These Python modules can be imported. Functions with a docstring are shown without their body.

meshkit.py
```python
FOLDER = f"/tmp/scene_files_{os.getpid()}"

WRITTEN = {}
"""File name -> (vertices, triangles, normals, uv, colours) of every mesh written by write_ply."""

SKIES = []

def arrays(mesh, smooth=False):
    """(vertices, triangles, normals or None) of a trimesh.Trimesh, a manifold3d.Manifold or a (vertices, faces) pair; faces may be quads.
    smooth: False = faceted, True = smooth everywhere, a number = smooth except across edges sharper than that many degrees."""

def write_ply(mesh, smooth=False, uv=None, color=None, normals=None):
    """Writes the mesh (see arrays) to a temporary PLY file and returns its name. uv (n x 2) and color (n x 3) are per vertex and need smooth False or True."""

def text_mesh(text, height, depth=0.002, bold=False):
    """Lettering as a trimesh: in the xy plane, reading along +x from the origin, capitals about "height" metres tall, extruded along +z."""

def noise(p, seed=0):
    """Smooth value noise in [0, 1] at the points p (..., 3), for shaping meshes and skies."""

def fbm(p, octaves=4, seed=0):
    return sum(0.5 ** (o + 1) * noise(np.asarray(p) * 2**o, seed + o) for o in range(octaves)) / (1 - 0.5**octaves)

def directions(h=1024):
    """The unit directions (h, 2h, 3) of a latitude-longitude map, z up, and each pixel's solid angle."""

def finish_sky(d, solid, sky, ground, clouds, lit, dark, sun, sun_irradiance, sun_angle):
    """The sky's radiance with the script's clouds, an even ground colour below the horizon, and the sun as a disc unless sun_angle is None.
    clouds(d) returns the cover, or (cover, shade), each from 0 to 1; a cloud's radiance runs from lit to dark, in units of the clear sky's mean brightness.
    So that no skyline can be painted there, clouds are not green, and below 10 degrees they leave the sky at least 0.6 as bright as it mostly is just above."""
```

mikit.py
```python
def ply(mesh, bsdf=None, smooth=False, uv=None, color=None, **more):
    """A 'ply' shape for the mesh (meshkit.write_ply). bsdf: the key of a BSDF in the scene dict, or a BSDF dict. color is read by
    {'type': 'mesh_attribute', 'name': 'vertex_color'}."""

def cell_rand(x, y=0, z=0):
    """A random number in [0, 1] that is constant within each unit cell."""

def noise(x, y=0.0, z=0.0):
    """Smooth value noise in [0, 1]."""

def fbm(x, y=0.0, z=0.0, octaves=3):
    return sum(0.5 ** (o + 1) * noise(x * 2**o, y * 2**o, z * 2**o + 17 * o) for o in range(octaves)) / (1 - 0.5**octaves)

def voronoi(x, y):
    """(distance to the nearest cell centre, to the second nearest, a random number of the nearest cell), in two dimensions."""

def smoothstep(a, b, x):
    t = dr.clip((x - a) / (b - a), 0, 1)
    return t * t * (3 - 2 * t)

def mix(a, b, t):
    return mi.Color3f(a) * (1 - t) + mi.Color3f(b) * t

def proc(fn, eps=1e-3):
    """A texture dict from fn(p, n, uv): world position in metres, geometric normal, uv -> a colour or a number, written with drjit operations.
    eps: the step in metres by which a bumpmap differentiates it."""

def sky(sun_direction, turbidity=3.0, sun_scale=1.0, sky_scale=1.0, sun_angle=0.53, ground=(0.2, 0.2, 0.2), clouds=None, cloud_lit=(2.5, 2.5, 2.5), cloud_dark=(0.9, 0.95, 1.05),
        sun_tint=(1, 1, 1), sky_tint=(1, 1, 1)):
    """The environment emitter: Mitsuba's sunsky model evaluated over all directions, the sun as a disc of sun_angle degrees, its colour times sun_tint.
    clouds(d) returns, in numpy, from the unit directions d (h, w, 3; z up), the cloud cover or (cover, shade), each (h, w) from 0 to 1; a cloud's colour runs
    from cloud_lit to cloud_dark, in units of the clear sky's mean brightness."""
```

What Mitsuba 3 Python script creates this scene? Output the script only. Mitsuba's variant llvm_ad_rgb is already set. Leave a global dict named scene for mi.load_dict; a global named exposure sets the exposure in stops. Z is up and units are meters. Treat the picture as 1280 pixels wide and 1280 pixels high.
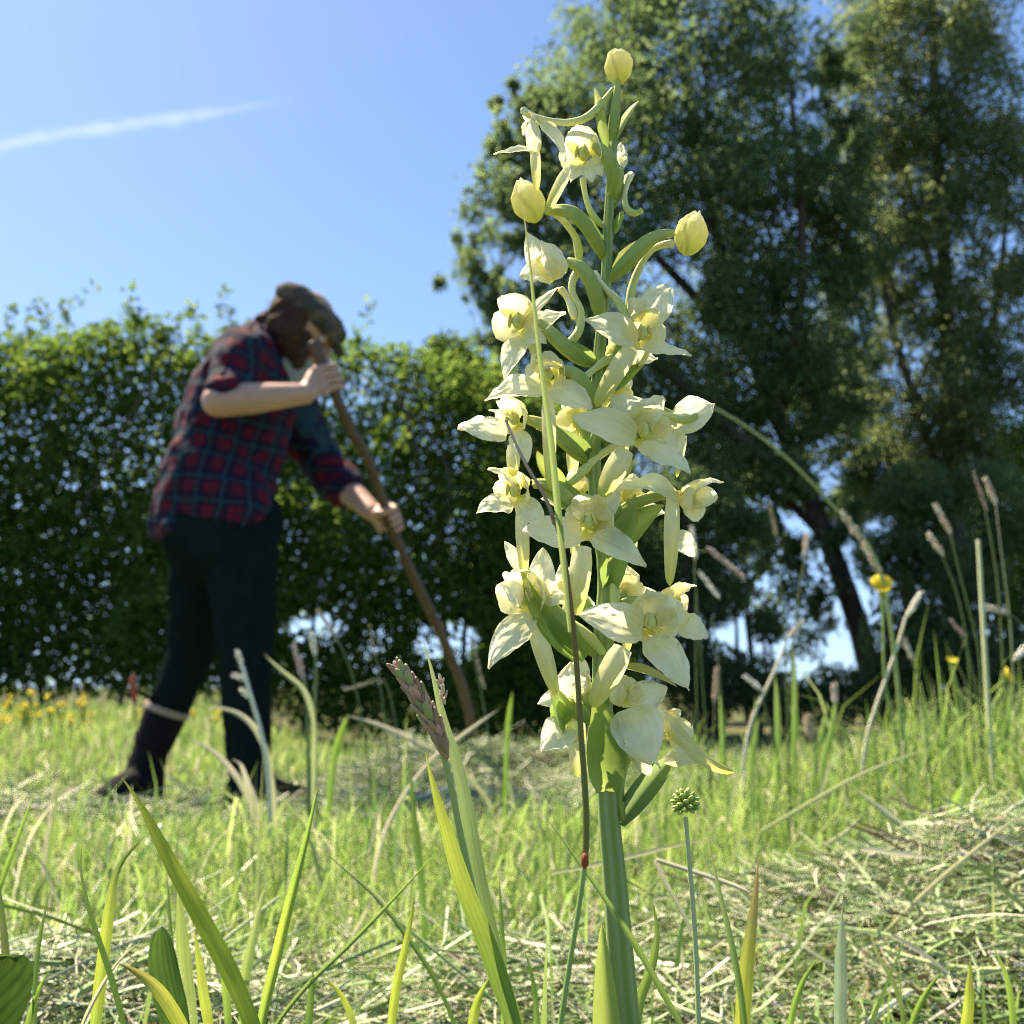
import math, numpy as np, trimesh, manifold3d as m3, mitsuba as mi, drjit as dr
import mikit, meshkit
from scipy.interpolate import PchipInterpolator
from scipy.spatial.transform import Rotation

# ---------------------------------------------------------------- camera, sky, exposure
HC, PITCH, YO = 0.17, math.radians(11.27), 0.25          # lens height, upward pitch, distance of the orchid
CAM = np.array([0, 0, HC])
FWD = np.array([0, math.cos(PITCH), math.sin(PITCH)]); UPV = np.array([0, -math.sin(PITCH), math.cos(PITCH)])
SUN = np.array([-0.41, 0.31, 0.86])
exposure = 3.35
scene, labels = {}, {}
scene['camera'] = {'type': 'thinlens', 'fov': 53.13, 'fov_axis': 'x', 'aperture_radius': 0.00075, 'focus_distance': 0.252,
                   'near_clip': 0.02, 'far_clip': 4000.0,
                   'to_world': mi.ScalarTransform4f().look_at(origin=CAM.tolist(), target=(CAM + FWD).tolist(), up=[0, 0, 1])}


def ray(px, py):
    d = FWD + np.array([1, 0, 0]) * ((px - 640) / 1280) + UPV * ((640 - py) / 1280)
    return d / d[1]


def at(px, py, Y):
    """The point at distance Y (world y) in the direction of that place in the photograph."""
    return CAM + ray(px, py) * Y


def contrail(d):
    a, b = at(-60, 190, 1) - CAM, at(375, 124, 1) - CAM
    a, b = a / np.linalg.norm(a), b / np.linalg.norm(b)
    n = np.cross(a, b); n /= np.linalg.norm(n)
    t = np.cross(n, a)
    along = np.arctan2(d @ t, d @ a) / math.acos(a @ b)
    nz = meshkit.fbm(d * 75.0, 4, 3)
    across = (d @ n) * 1280 + 7 * (meshkit.fbm(d * 28.0, 3, 8) - 0.5)
    w = np.interp(along, [-6, 0, 0.55, 1.0], [7, 4.5, 6, 2.5]) * (0.6 + 0.8 * nz)
    ends = np.clip((1.0 - along) / 0.35, 0, 1) * np.clip((along + 3) / 2, 0, 1)
    c = np.exp(-(across / w) ** 2) * ends * (0.35 + 0.75 * nz)
    return np.clip(np.where(d @ a > 0, c, 0) * 0.30, 0, 1)


scene['daylight'] = mikit.sky(SUN.tolist(), turbidity=3.0, ground=(0.12, 0.16, 0.06), clouds=contrail, cloud_lit=(2.6, 2.6, 2.6), sky_scale=0.63, sky_tint=(1.02, 1.0, 1.13))

# ---------------------------------------------------------------- naming helpers
_used = {}


def numbered(key):
    n = _used.get(key, -1) + 1
    _used[key] = n
    return key if n == 0 else f'{key}_{n:03d}'


def tag(key, label=None, category=None, group=None, kind=None):
    d = {}
    if label: d['label'] = label
    if category: d['category'] = category
    if group: d['group'] = group
    if kind: d['kind'] = kind
    labels[key] = d
    return key


def thing(name, label, category, group=None):
    return tag(numbered(name), label, category, group)


def put(key, mesh, bsdf, color=None, smooth=True, uv=None):
    scene[key] = mikit.ply(mesh, bsdf, smooth=smooth, color=color, uv=uv)
    return key


def part(parent, name, mesh, bsdf, color=None, smooth=True, uv=None, **kw):
    k = put(numbered(parent + '__' + name), mesh, bsdf, color, smooth, uv)
    if kw: tag(k, **kw)
    return k


# ---------------------------------------------------------------- mesh helpers
def unit(v):
    v = np.asarray(v, float)
    return v / max(np.linalg.norm(v), 1e-12)


def spline(pts, n):
    pts = np.asarray(pts, float)
    if len(pts) == 2: return pts[0] + (pts[1] - pts[0]) * np.linspace(0, 1, n)[:, None]
    s = np.r_[0, np.cumsum(np.linalg.norm(np.diff(pts, axis=0), axis=1) + 1e-9)]
    from scipy.interpolate import CubicSpline
    u = np.linspace(0, s[-1], n)
    return 0.5 * CubicSpline(s, pts)(u) + 0.5 * PchipInterpolator(s, pts)(u)


def gridfaces(nu, nv, wrap=False):
    i, j = np.meshgrid(np.arange(nu - 1), np.arange(nv if wrap else nv - 1), indexing='ij')
    i, j = i.ravel(), j.ravel(); k = (j + 1) % nv
    return np.stack([i * nv + j, i * nv + k, (i + 1) * nv + k, (i + 1) * nv + j], 1)


def quads(f): return np.vstack([f[:, [0, 1, 2]], f[:, [0, 2, 3]]])


def tube(path, rad, sides=10, ridges=0, rdepth=0.0, flat=1.0, rtwist=0.0, ref=(0.0, -1.0, 0.05)):
    """A tube along path with radii rad, its ends closed to points."""
    path = np.asarray(path, float); n = len(path)
    rad = np.interp(np.linspace(0, 1, n), np.linspace(0, 1, len(np.atleast_1d(rad))), np.atleast_1d(rad)) if len(np.atleast_1d(rad)) > 1 else np.full(n, float(np.atleast_1d(rad)[0]))
    t = np.gradient(path, axis=0); t /= np.linalg.norm(t, axis=1, keepdims=True) + 1e-12
    r0 = np.array(ref, float)
    s = np.cross(t, r0); bad = np.linalg.norm(s, axis=1) < 0.15
    s[bad] = np.cross(t[bad], [1, 0, 0.1]); s /= np.linalg.norm(s, axis=1, keepdims=True)
    b = np.cross(s, t)
    a = np.arange(sides) / sides * 2 * np.pi
    k = 1 + rdepth * np.cos(ridges * a[None] + rtwist * np.linspace(0, 1, n)[:, None]) if ridges else np.ones((1, sides))
    ring = path[:, None] + rad[:, None, None] * k[..., None] * (np.cos(a)[None, :, None] * s[:, None] + flat * np.sin(a)[None, :, None] * b[:, None])
    v = np.vstack([ring.reshape(-1, 3), path[:1] - t[:1] * rad[0] * 0.5, path[-1:] + t[-1:] * rad[-1] * 0.5])
    f = quads(gridfaces(n, sides, True)); i = np.arange(sides); k2 = (i + 1) % sides
    cap0 = np.stack([i * 0 + n * sides, k2, i], 1); cap1 = np.stack([i * 0 + n * sides + 1, (n - 1) * sides + i, (n - 1) * sides + k2], 1)
    return v, np.vstack([f, cap0, cap1])


def lerpcol(cols, t):
    cols = np.asarray(cols, float); x = np.linspace(0, 1, len(cols))
    return np.stack([np.interp(t, x, cols[:, k]) for k in range(3)], -1)


def tubecol(path, cols, sides):
    n = len(path); c = np.repeat(lerpcol(cols, np.linspace(0, 1, n)), sides, 0)
    return np.vstack([c, c[:1], c[-1:]])


def petal(base, tip, w, up, bulge=0.0, cup=0.25, ruffle=0.1, shape=(0.5, 0.6), basew=0.25, cols=((.8, .8, .6),), nu=16, nv=9, seed=0, mid=None, ribs=None):
    """A petal, sepal or leaf: a curved sheet from base to tip, w wide, its face towards up."""
    base, tip = np.asarray(base, float), np.asarray(tip, float)
    t = np.linspace(0, 1, nu); L = np.linalg.norm(tip - base)
    if mid is None: cl = base + (tip - base) * t[:, None]
    else: cl = spline([base, *mid, tip], nu)
    up = np.asarray(up, float); d = np.gradient(cl, axis=0); d /= np.linalg.norm(d, axis=1, keepdims=True)
    side = np.cross(d, unit(up)); side /= np.linalg.norm(side, axis=1, keepdims=True) + 1e-9
    nrm = np.cross(side, d)
    cl = cl + nrm * (bulge * L * 4 * t * (1 - t))[:, None]
    a, b = shape
    prof = t ** a * (1 - t) ** b; prof /= (a / (a + b)) ** a * (b / (a + b)) ** b
    prof = np.maximum(prof, basew * (1 - t) ** 0.5); prof[-1] = 0.02
    s = np.linspace(-1, 1, nv)
    pts = cl[:, None] + side[:, None] * (s[None, :] * prof[:, None] * w / 2)[..., None]
    nz = meshkit.fbm(np.stack(np.broadcast_arrays(t[:, None] * 3.1 + seed * 7.3, s[None] * 1.7 + seed * 3.1, 0 * t[:, None] + seed), -1), 3, seed) - 0.5
    edge = 0.35 + s[None] ** 2
    n2 = meshkit.fbm(np.stack(np.broadcast_arrays(t[:, None] * 9 + seed * 1.3, s[None] * 5 + seed * 2.1, 0 * t[:, None] + seed), -1), 2, seed + 3) - 0.5
    disp = ruffle * .35 * w * n2 + cup * w * s[None] ** 2 * prof[:, None] + ruffle * w * nz * 2 * edge * np.minimum(1, 3 * t)[:, None] - 0.03 * w * np.exp(-(s[None] / 0.12) ** 2) * (1 - t)[:, None]
    pts = pts + nrm[:, None] * disp[..., None]
    c = np.repeat(lerpcol(cols, t), nv, 0)
    veins = 1 + 0.05 * np.cos(s[None] * 22 + nz * 3) * (1 - t[:, None] * .5) - 0.05 * (np.abs(s)[None] < .07)
    if ribs: veins = veins - ribs[0] * np.exp(-((np.mod(np.abs(s)[None] * ribs[1] - t[:, None] * ribs[2], 1) - .5) / .16) ** 2) * (np.abs(s)[None] > .05)
    if ribs is None and ruffle > .15:      # browned specks along the edge of some petals
        sp_ = (np.clip((n2 - .17) / .06, 0, 1) * np.clip((np.abs(s)[None] - .62) / .2, 0, 1)).reshape(-1, 1) * (seed % 3 == 0)
        c = c * (1 - .55 * sp_) + np.array([.45, .33, .14]) * .55 * sp_
    c = np.clip(c * veins.reshape(-1, 1) * (0.96 + 0.08 * nz.reshape(-1, 1) * 2), 0, 0.95)
    return (pts.reshape(-1, 3), quads(gridfaces(nu, nv))), c


def ribbon(path, width, face=(0, -1, 0.2), fold=0.18, cols=((.2, .3, .05),), nu=26, nv=9, tipat=0.45, basew=0.7, twist=0.0, seed=0, t0=0.0):
    """A grass blade: a folded, finely veined strip along path, wide at the base and pointed at the end."""
    cl = spline(path, nu); t = np.linspace(0, 1, nu)
    d = np.gradient(cl, axis=0); d /= np.linalg.norm(d, axis=1, keepdims=True); t = np.clip((t - t0) / (1 - t0), 0, 1)
    side = np.cross(d, unit(face)); side /= np.linalg.norm(side, axis=1, keepdims=True) + 1e-9
    nrm = np.cross(side, d)
    ang = twist * t; side, nrm = side * np.cos(ang)[:, None] + nrm * np.sin(ang)[:, None], nrm * np.cos(ang)[:, None] - side * np.sin(ang)[:, None]
    prof = np.interp(t, [0, 0.25, tipat, 1], [basew, 1, 0.95, 0.03]); prof = np.where(t > tipat, 0.95 * np.maximum(0.03, 1 - ((t - tipat) / (1 - tipat)) ** 1.5), prof)
    s = np.linspace(-1, 1, nv)
    wob = meshkit.fbm(np.stack([t * 4 + seed, t * 0 + seed * 1.7, t * 0], -1), 2, seed) - 0.5
    pts = cl[:, None] + side[:, None] * (s[None] * prof[:, None] * width / 2)[..., None] + nrm[:, None] * (fold * width * (np.abs(s)[None] ** 1.3) * prof[:, None] + 0.25 * width * wob[:, None])[..., None]
    vein = 1 + 0.09 * np.cos(np.arange(nv) * np.pi) - 0.12 * (np.abs(s) < 0.05)
    c = lerpcol(cols, t)[:, None] * vein[None, :, None] * (0.94 + 0.12 * meshkit.noise(np.stack(np.broadcast_arrays(t[:, None] * 22 + seed, s[None] * 5, 0 * s[None]), -1), 5))[..., None]
    return (pts.reshape(-1, 3), quads(gridfaces(nu, nv))), np.clip(c.reshape(-1, 3), 0, 0.95)


def join(meshes, colors=None):
    vs, fs, n = [], [], 0
    for v, f in meshes:
        vs.append(v); fs.append(f + n); n += len(v)
    return (np.vstack(vs), np.vstack(fs)), (None if colors is None else np.vstack(colors))


_ico = trimesh.creation.icosphere(2); _ico3 = trimesh.creation.icosphere(3); _ico1 = trimesh.creation.icosphere(1)


def blob(c, axes, radii, ico=_ico):
    """An ellipsoid with the three given axes."""
    A = np.array([unit(a) for a in axes]) * np.asarray(radii)[:, None]
    return np.asarray(c) + ico.vertices @ A, ico.faces


# ---------------------------------------------------------------- materials
VC = {'type': 'mesh_attribute', 'name': 'vertex_color'}


def thin(name, base, trans, rough=0.5, spec=None):
    scene[name] = {'type': 'principledthin', 'base_color': base, 'roughness': rough, 'diff_trans': trans, 'spec_trans': 0.0, 'eta': 1.4}
    return name


def solid(name, base, rough=0.6, spec=0.4, **kw):
    scene[name] = {'type': 'twosided', 'bsdf': {'type': 'principled', 'base_color': base, 'roughness': rough, 'specular': spec, **kw}}
    return name


def rgb(*c): return {'type': 'rgb', 'value': list(c)}


thin('petal_skin', VC, 1.15, 0.6)
thin('leaf_skin', VC, 1.35, 0.4)
thin('hedge_leaf', VC, 1.5, 0.4)
thin('tree_leaf', VC, 1.5, 0.30)
thin('turf_blade', VC, 1.15, 0.42)
solid('plant_flesh', VC, 0.6, 0.15)
solid('dry_straw', VC, 0.5, 0.5)
solid('bark', mikit.proc(lambda p, n, uv: mikit.mix([.03, .024, .018], [.085, .07, .05], mikit.fbm(p.x * 14, p.y * 14, p.z * 4))), 0.85, 0.2)
solid('skin', mikit.proc(lambda p, n, uv: mikit.mix([.38, .22, .155], [.47, .29, .21], mikit.fbm(p.x * 40, p.y * 40, p.z * 40))), 0.45, 0.4)


def _tartan(p, n, uv):
    P = 0.068

    def bands(x):
        f = x / P - dr.floor(x / P)
        wide = mikit.smoothstep(0.10, 0.14, f) * (1 - mikit.smoothstep(0.54, 0.58, f))
        line = mikit.smoothstep(0.72, 0.735, f) * (1 - mikit.smoothstep(0.80, 0.815, f))
        dark = mikit.smoothstep(0.29, 0.30, f) * (1 - mikit.smoothstep(0.36, 0.37, f))
        return wide, line, dark
    a, la, da = bands(uv.x); b, lb, db = bands(uv.y)
    weave = mikit.noise(uv.x * 900, uv.y * 900)
    c = mikit.mix([.010, .012, .030], [.115, .010, .019], 0.16 * a + 0.16 * b + 0.68 * a * b)
    c = mikit.mix(c, [.03, .11, .12], 0.42 * dr.maximum(la, lb))
    c = mikit.mix(c, [.012, .014, .03], 0.75 * dr.maximum(da, db))
    return c * (0.8 + 0.4 * weave)


solid('tartan', mikit.proc(_tartan), 0.9, 0.05, sheen=0.25)
solid('trouser_cloth', mikit.proc(lambda p, n, uv: mikit.mix([.006, .010, .009], [.012, .017, .015], mikit.fbm(p.x * 60, p.y * 60, p.z * 25))), 0.95, 0.0)
solid('undershirt_cloth', mikit.proc(lambda p, n, uv: mikit.mix([.22, .24, .19], [.29, .31, .25], mikit.fbm(p.x * 50, p.y * 50, p.z * 50))), 0.9, 0.2)
solid('sock_wool', rgb(.32, .25, .20), 0.95, 0.05)
solid('boot_rubber', mikit.proc(lambda p, n, uv: mikit.mix([.006, .007, .008], [.012, .012, .013], mikit.fbm(p.x * 30, p.y * 30, p.z * 30))), 0.8, 0.08)
solid('cap_tweed', mikit.proc(lambda p, n, uv: mikit.mix(mikit.mix([.065, .055, .037], [.15, .132, .098], mikit.noise(p.x * 320, p.y * 320, p.z * 320)), [.03, .036, .03], 0.6 * mikit.smoothstep(.45, .55, mikit.fbm(p.x * 28, p.y * 28, p.z * 28)))), 0.95, 0.1)
solid('hair_brown', mikit.proc(lambda p, n, uv: mikit.mix([.016, .010, .007], [.085, .05, .03], mikit.fbm(p.x * 220, p.y * 220, p.z * 60))), 0.8, 0.08)
solid('eye_white', rgb(.6, .58, .55), 0.2, 0.5)
solid('snath_wood', mikit.proc(lambda p, n, uv: mikit.mix([.055, .032, .017], [.12, .072, .037], mikit.fbm(p.x * 80 + p.z * 40, p.y * 80, p.z * 12 - p.x * 6))), 0.5, 0.4)
scene['scythe_steel'] = {'type': 'twosided', 'bsdf': {'type': 'roughconductor', 'material': 'Cr', 'alpha': 0.25}}
solid('soil', mikit.proc(lambda p, n, uv: mikit.mix(mikit.mix([.035, .045, .016], [.07, .085, .03], mikit.fbm(p.x * 9, p.y * 9)), [.10, .085, .05], 0.6 * mikit.smoothstep(.5, .7, mikit.fbm(p.x * 3, p.y * 3, 4)))), 0.95, 0.1)
solid('far_field', mikit.proc(lambda p, n, uv: mikit.mix([.09, .12, .045], [.15, .17, .075], mikit.fbm(p.x * .08, p.y * .08))), 0.95, 0.1)

# ---------------------------------------------------------------- ground
_ty = np.array([-30, 0.5, 1.2, 2, 3, 4.5, 6, 9, 14, 40, 150, 400, 3000.])
_tz = np.array([0.0, 0.0, -0.012, -0.045, -0.085, -0.03, 0.06, 0.22, 0.36, 0.9, 4.0, 6.0, 6.0])
_tf = PchipInterpolator(_ty, _tz)


def terrain(x, y):
    x, y = np.asarray(x, float), np.asarray(y, float)
    z = _tf(np.clip(y, -30, 3000))
    z = z + 0.105 * np.exp(-((x - 0.85) / 0.5) ** 2 - ((y - 1.7) / 0.7) ** 2) + 0.085 * np.exp(-((x - 0.1) / 0.6) ** 4 - ((y - 3.6) / 0.5) ** 2) + 0.012 * np.exp(-((x - 0.38) / 0.22) ** 2 - ((y - 0.72) / 0.22) ** 2)
    side = np.clip((x / np.maximum(y, 1) + 0.30) / 0.16, 0, 1); side = side * side * (3 - 2 * side)
    far = np.clip((y - 4.0) / 3.5, 0, 1) * np.clip((60 - y) / 35, 0, 1)
    z = z - 0.36 * side * far
    n = meshkit.fbm(np.stack([x * 2.3, y * 2.3, 0 * x], -1), 3, 4) - 0.5
    return z + 0.03 * n * np.clip(2 - np.abs(y) / 12, 0.2, 1)


def axis(a, b, fine, n):
    s = np.linspace(-1, 1, n); return np.sign(s) * (np.abs(s) * fine + (np.abs(s) ** 7) * (b - fine))


gy = np.r_[np.linspace(-30, -1, 12), np.linspace(-0.8, 4.5, 160), np.geomspace(4.6, 3000, 90)]
gx = axis(0, 3000, 7, 241)
GX, GY = np.meshgrid(gx, gy, indexing='ij')
gv = np.stack([GX, GY, terrain(GX, GY)], -1).reshape(-1, 3)
put('ground', (gv, quads(gridfaces(len(gx), len(gy)))[:, ::1]), 'soil', smooth=True)
tag('ground', kind='structure')
# low hills far beyond the trees
hx = np.linspace(-900, 900, 90); hs = np.linspace(0, 1, 12)
HX, HS = np.meshgrid(hx, hs, indexing='ij')
hz = 3 + np.sin(HS * np.pi) ** 0.8 * (7 + 12 * meshkit.fbm(np.stack([HX * 0.006, HX * 0 + 2, HX * 0], -1), 4, 11)) - 3.0
put('hills', (np.stack([HX, 330 + HS * 260, hz], -1).reshape(-1, 3), quads(gridfaces(90, 12))), 'far_field', smooth=True)
tag('hills', kind='structure')


# ---------------------------------------------------------------- turf and hay (nobody could count them)
def blades_mesh(P, Hh, W, az, lean, rng, cols, segs=3):
    """Many grass blades at once; returns ((vertices, faces), colours)."""
    n = len(P); t = np.linspace(0, 1, segs + 1)
    d = np.stack([np.cos(az), np.sin(az), 0 * az], -1)
    fa = az + np.pi / 2 + rng.normal(0, 0.9, n)
    sd = np.stack([np.cos(fa), np.sin(fa), 0 * fa], -1)
    bend = lean[:, None] * t[None] ** 1.8
    c = P[:, None] + d[:, None] * (np.sin(bend) * Hh[:, None] * t[None])[..., None] + np.array([0, 0, 1.0]) * (np.cos(bend) * Hh[:, None] * t[None])[..., None]
    w = W[:, None] * (1 - t[None] ** 2.2) * 0.5
    a, b = c - sd[:, None] * w[..., None], c + sd[:, None] * w[..., None]
    v = np.empty((n, 2 * segs + 1, 3)); v[:, 0:2 * segs:2] = a[:, :segs]; v[:, 1:2 * segs:2] = b[:, :segs]; v[:, -1] = c[:, -1]
    f = []
    for k in range(segs - 1): f += [[2 * k, 2 * k + 1, 2 * k + 3], [2 * k, 2 * k + 3, 2 * k + 2]]
    f += [[2 * segs - 2, 2 * segs - 1, 2 * segs]]
    f = np.array(f)[None] + (np.arange(n) * (2 * segs + 1))[:, None, None]
    return (v.reshape(-1, 3), f.reshape(-1, 3)), np.repeat(cols, 2 * segs + 1, 0)


def scatter(n, y0, y1, rng, spread=0.72, margin=0.5):
    y = np.sqrt(rng.uniform(y0 ** 2, y1 ** 2, n)); x = rng.uniform(-1, 1, n) * (spread * y + margin)
    return x, y


def hay_cover(x, y):
    """How deep the mown hay lies, in metres: swathes left by the scythe."""
    nz = meshkit.fbm(np.stack([x * 3.0, y * 3.0, 0 * x + 9], -1), 3, 21)
    h = 0.034 * np.exp(-((y - 0.60 - 0.06 * np.sin(x * 5)) / 0.14) ** 2) * np.where(x < 0.1, 1, 1.2)
    h = h + 0.032 * np.exp(-((x - 0.42) / 0.24) ** 2 - ((y - 0.76) / 0.20) ** 2)
    h = h + 0.03 * np.exp(-((y - 2.5 - 0.2 * x) / 0.16) ** 2) * (x < 0.2) + 0.075 * np.exp(-((x + 0.05) / 0.5) ** 2 - ((y - 3.35) / 0.3) ** 2) + 0.03 * np.exp(-((x - 1.0) / 0.8) ** 2 - ((y - 3.0) / 0.3) ** 2)
    n2 = meshkit.fbm(np.stack([x * 14.0, y * 14.0, 0 * x + 2], -1), 2, 23)
    return h * np.clip(2.6 * nz - .25, .1, 2.2) * (.45 + 1.1 * n2)


GRASS = np.array([[.27, .39, .09], [.32, .43, .11], [.22, .35, .08], [.39, .47, .17], [.54, .53, .34], [.17, .29, .09]])
rng = np.random.default_rng(5)
mm, cc = [], []
for n, y0, y1, h0, h1, w in ((36000, 0.30, 1.3, 0.015, 0.060, 0.0026), (60000, 1.1, 3.6, 0.02, 0.095, 0.0042), (42000, 3.2, 9.0, 0.05, 0.13, 0.0085)):
    x, y = scatter(n, y0, y1, rng)
    hc = hay_cover(x, y)
    keep = rng.uniform(size=n) > np.clip(hc / 0.05, 0, 0.45)
    x, y, hc = x[keep], y[keep], hc[keep]; n = len(x)
    tall = meshkit.fbm(np.stack([x * 1.6, y * 1.6, 0 * x], -1), 3, 31) + 1.5 * np.exp(-((x - 0.85) / 0.5) ** 2 - ((y - 1.6) / 0.45) ** 2)
    tall = (tall + .61) * (1 - .76 * np.clip((y - 1.5) / .6, 0, 1) * np.clip((3.9 - y) / .5, 0, 1) * np.clip((.35 - x) / .3, 0, 1)) - .61
    hh = rng.uniform(h0, h1, n) * (0.55 + 0.9 * tall) * np.where(rng.uniform(size=n) < .06, 1.8, 1)
    P = np.stack([x, y, terrain(x, y) - 0.004], -1)
    col = GRASS[rng.choice(6, n, p=[.25, .22, .19, .16, .09, .09])] * rng.uniform(0.8, 1.2, (n, 1))
    m, c = blades_mesh(P, hh, w * rng.uniform(0.6, 1.4, n), rng.uniform(0, 2 * np.pi, n), np.abs(rng.normal(0.5, 0.55, n)), rng, col, 3)
    mm.append(m); cc.append(c)
# longer blades that the scythe left standing or that lean over the mown turf
x, y = scatter(5200, 0.7, 4.2, rng); n = len(x); s_ = meshkit.fbm(np.stack([x * 2.1, y * 2.1, 0 * x + 3], -1), 3, 41)
kk = (s_ > .46) & ((y < 1.7) | (x > .2)); x, y = x[kk], y[kk]; n = len(x); P = np.stack([x, y, terrain(x, y) - 0.004], -1)
col = GRASS[rng.choice(6, n, p=[.16, .16, .18, .16, .26, .08])] * rng.uniform(0.75, 1.15, (n, 1))
m, c = blades_mesh(P, rng.uniform(.07, .16, n), .0034 * rng.uniform(.6, 1.5, n) * (.7 + .3 * y), rng.uniform(0, 2 * np.pi, n), np.abs(rng.normal(0.6, 0.5, n)), rng, col, 6); mm.append(m); cc.append(c)
m, c = join(mm, cc)
put('grass', m, 'turf_blade', c); tag('grass', 'short sunlit meadow grass covering the mown ground', 'grass', kind='stuff')

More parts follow.
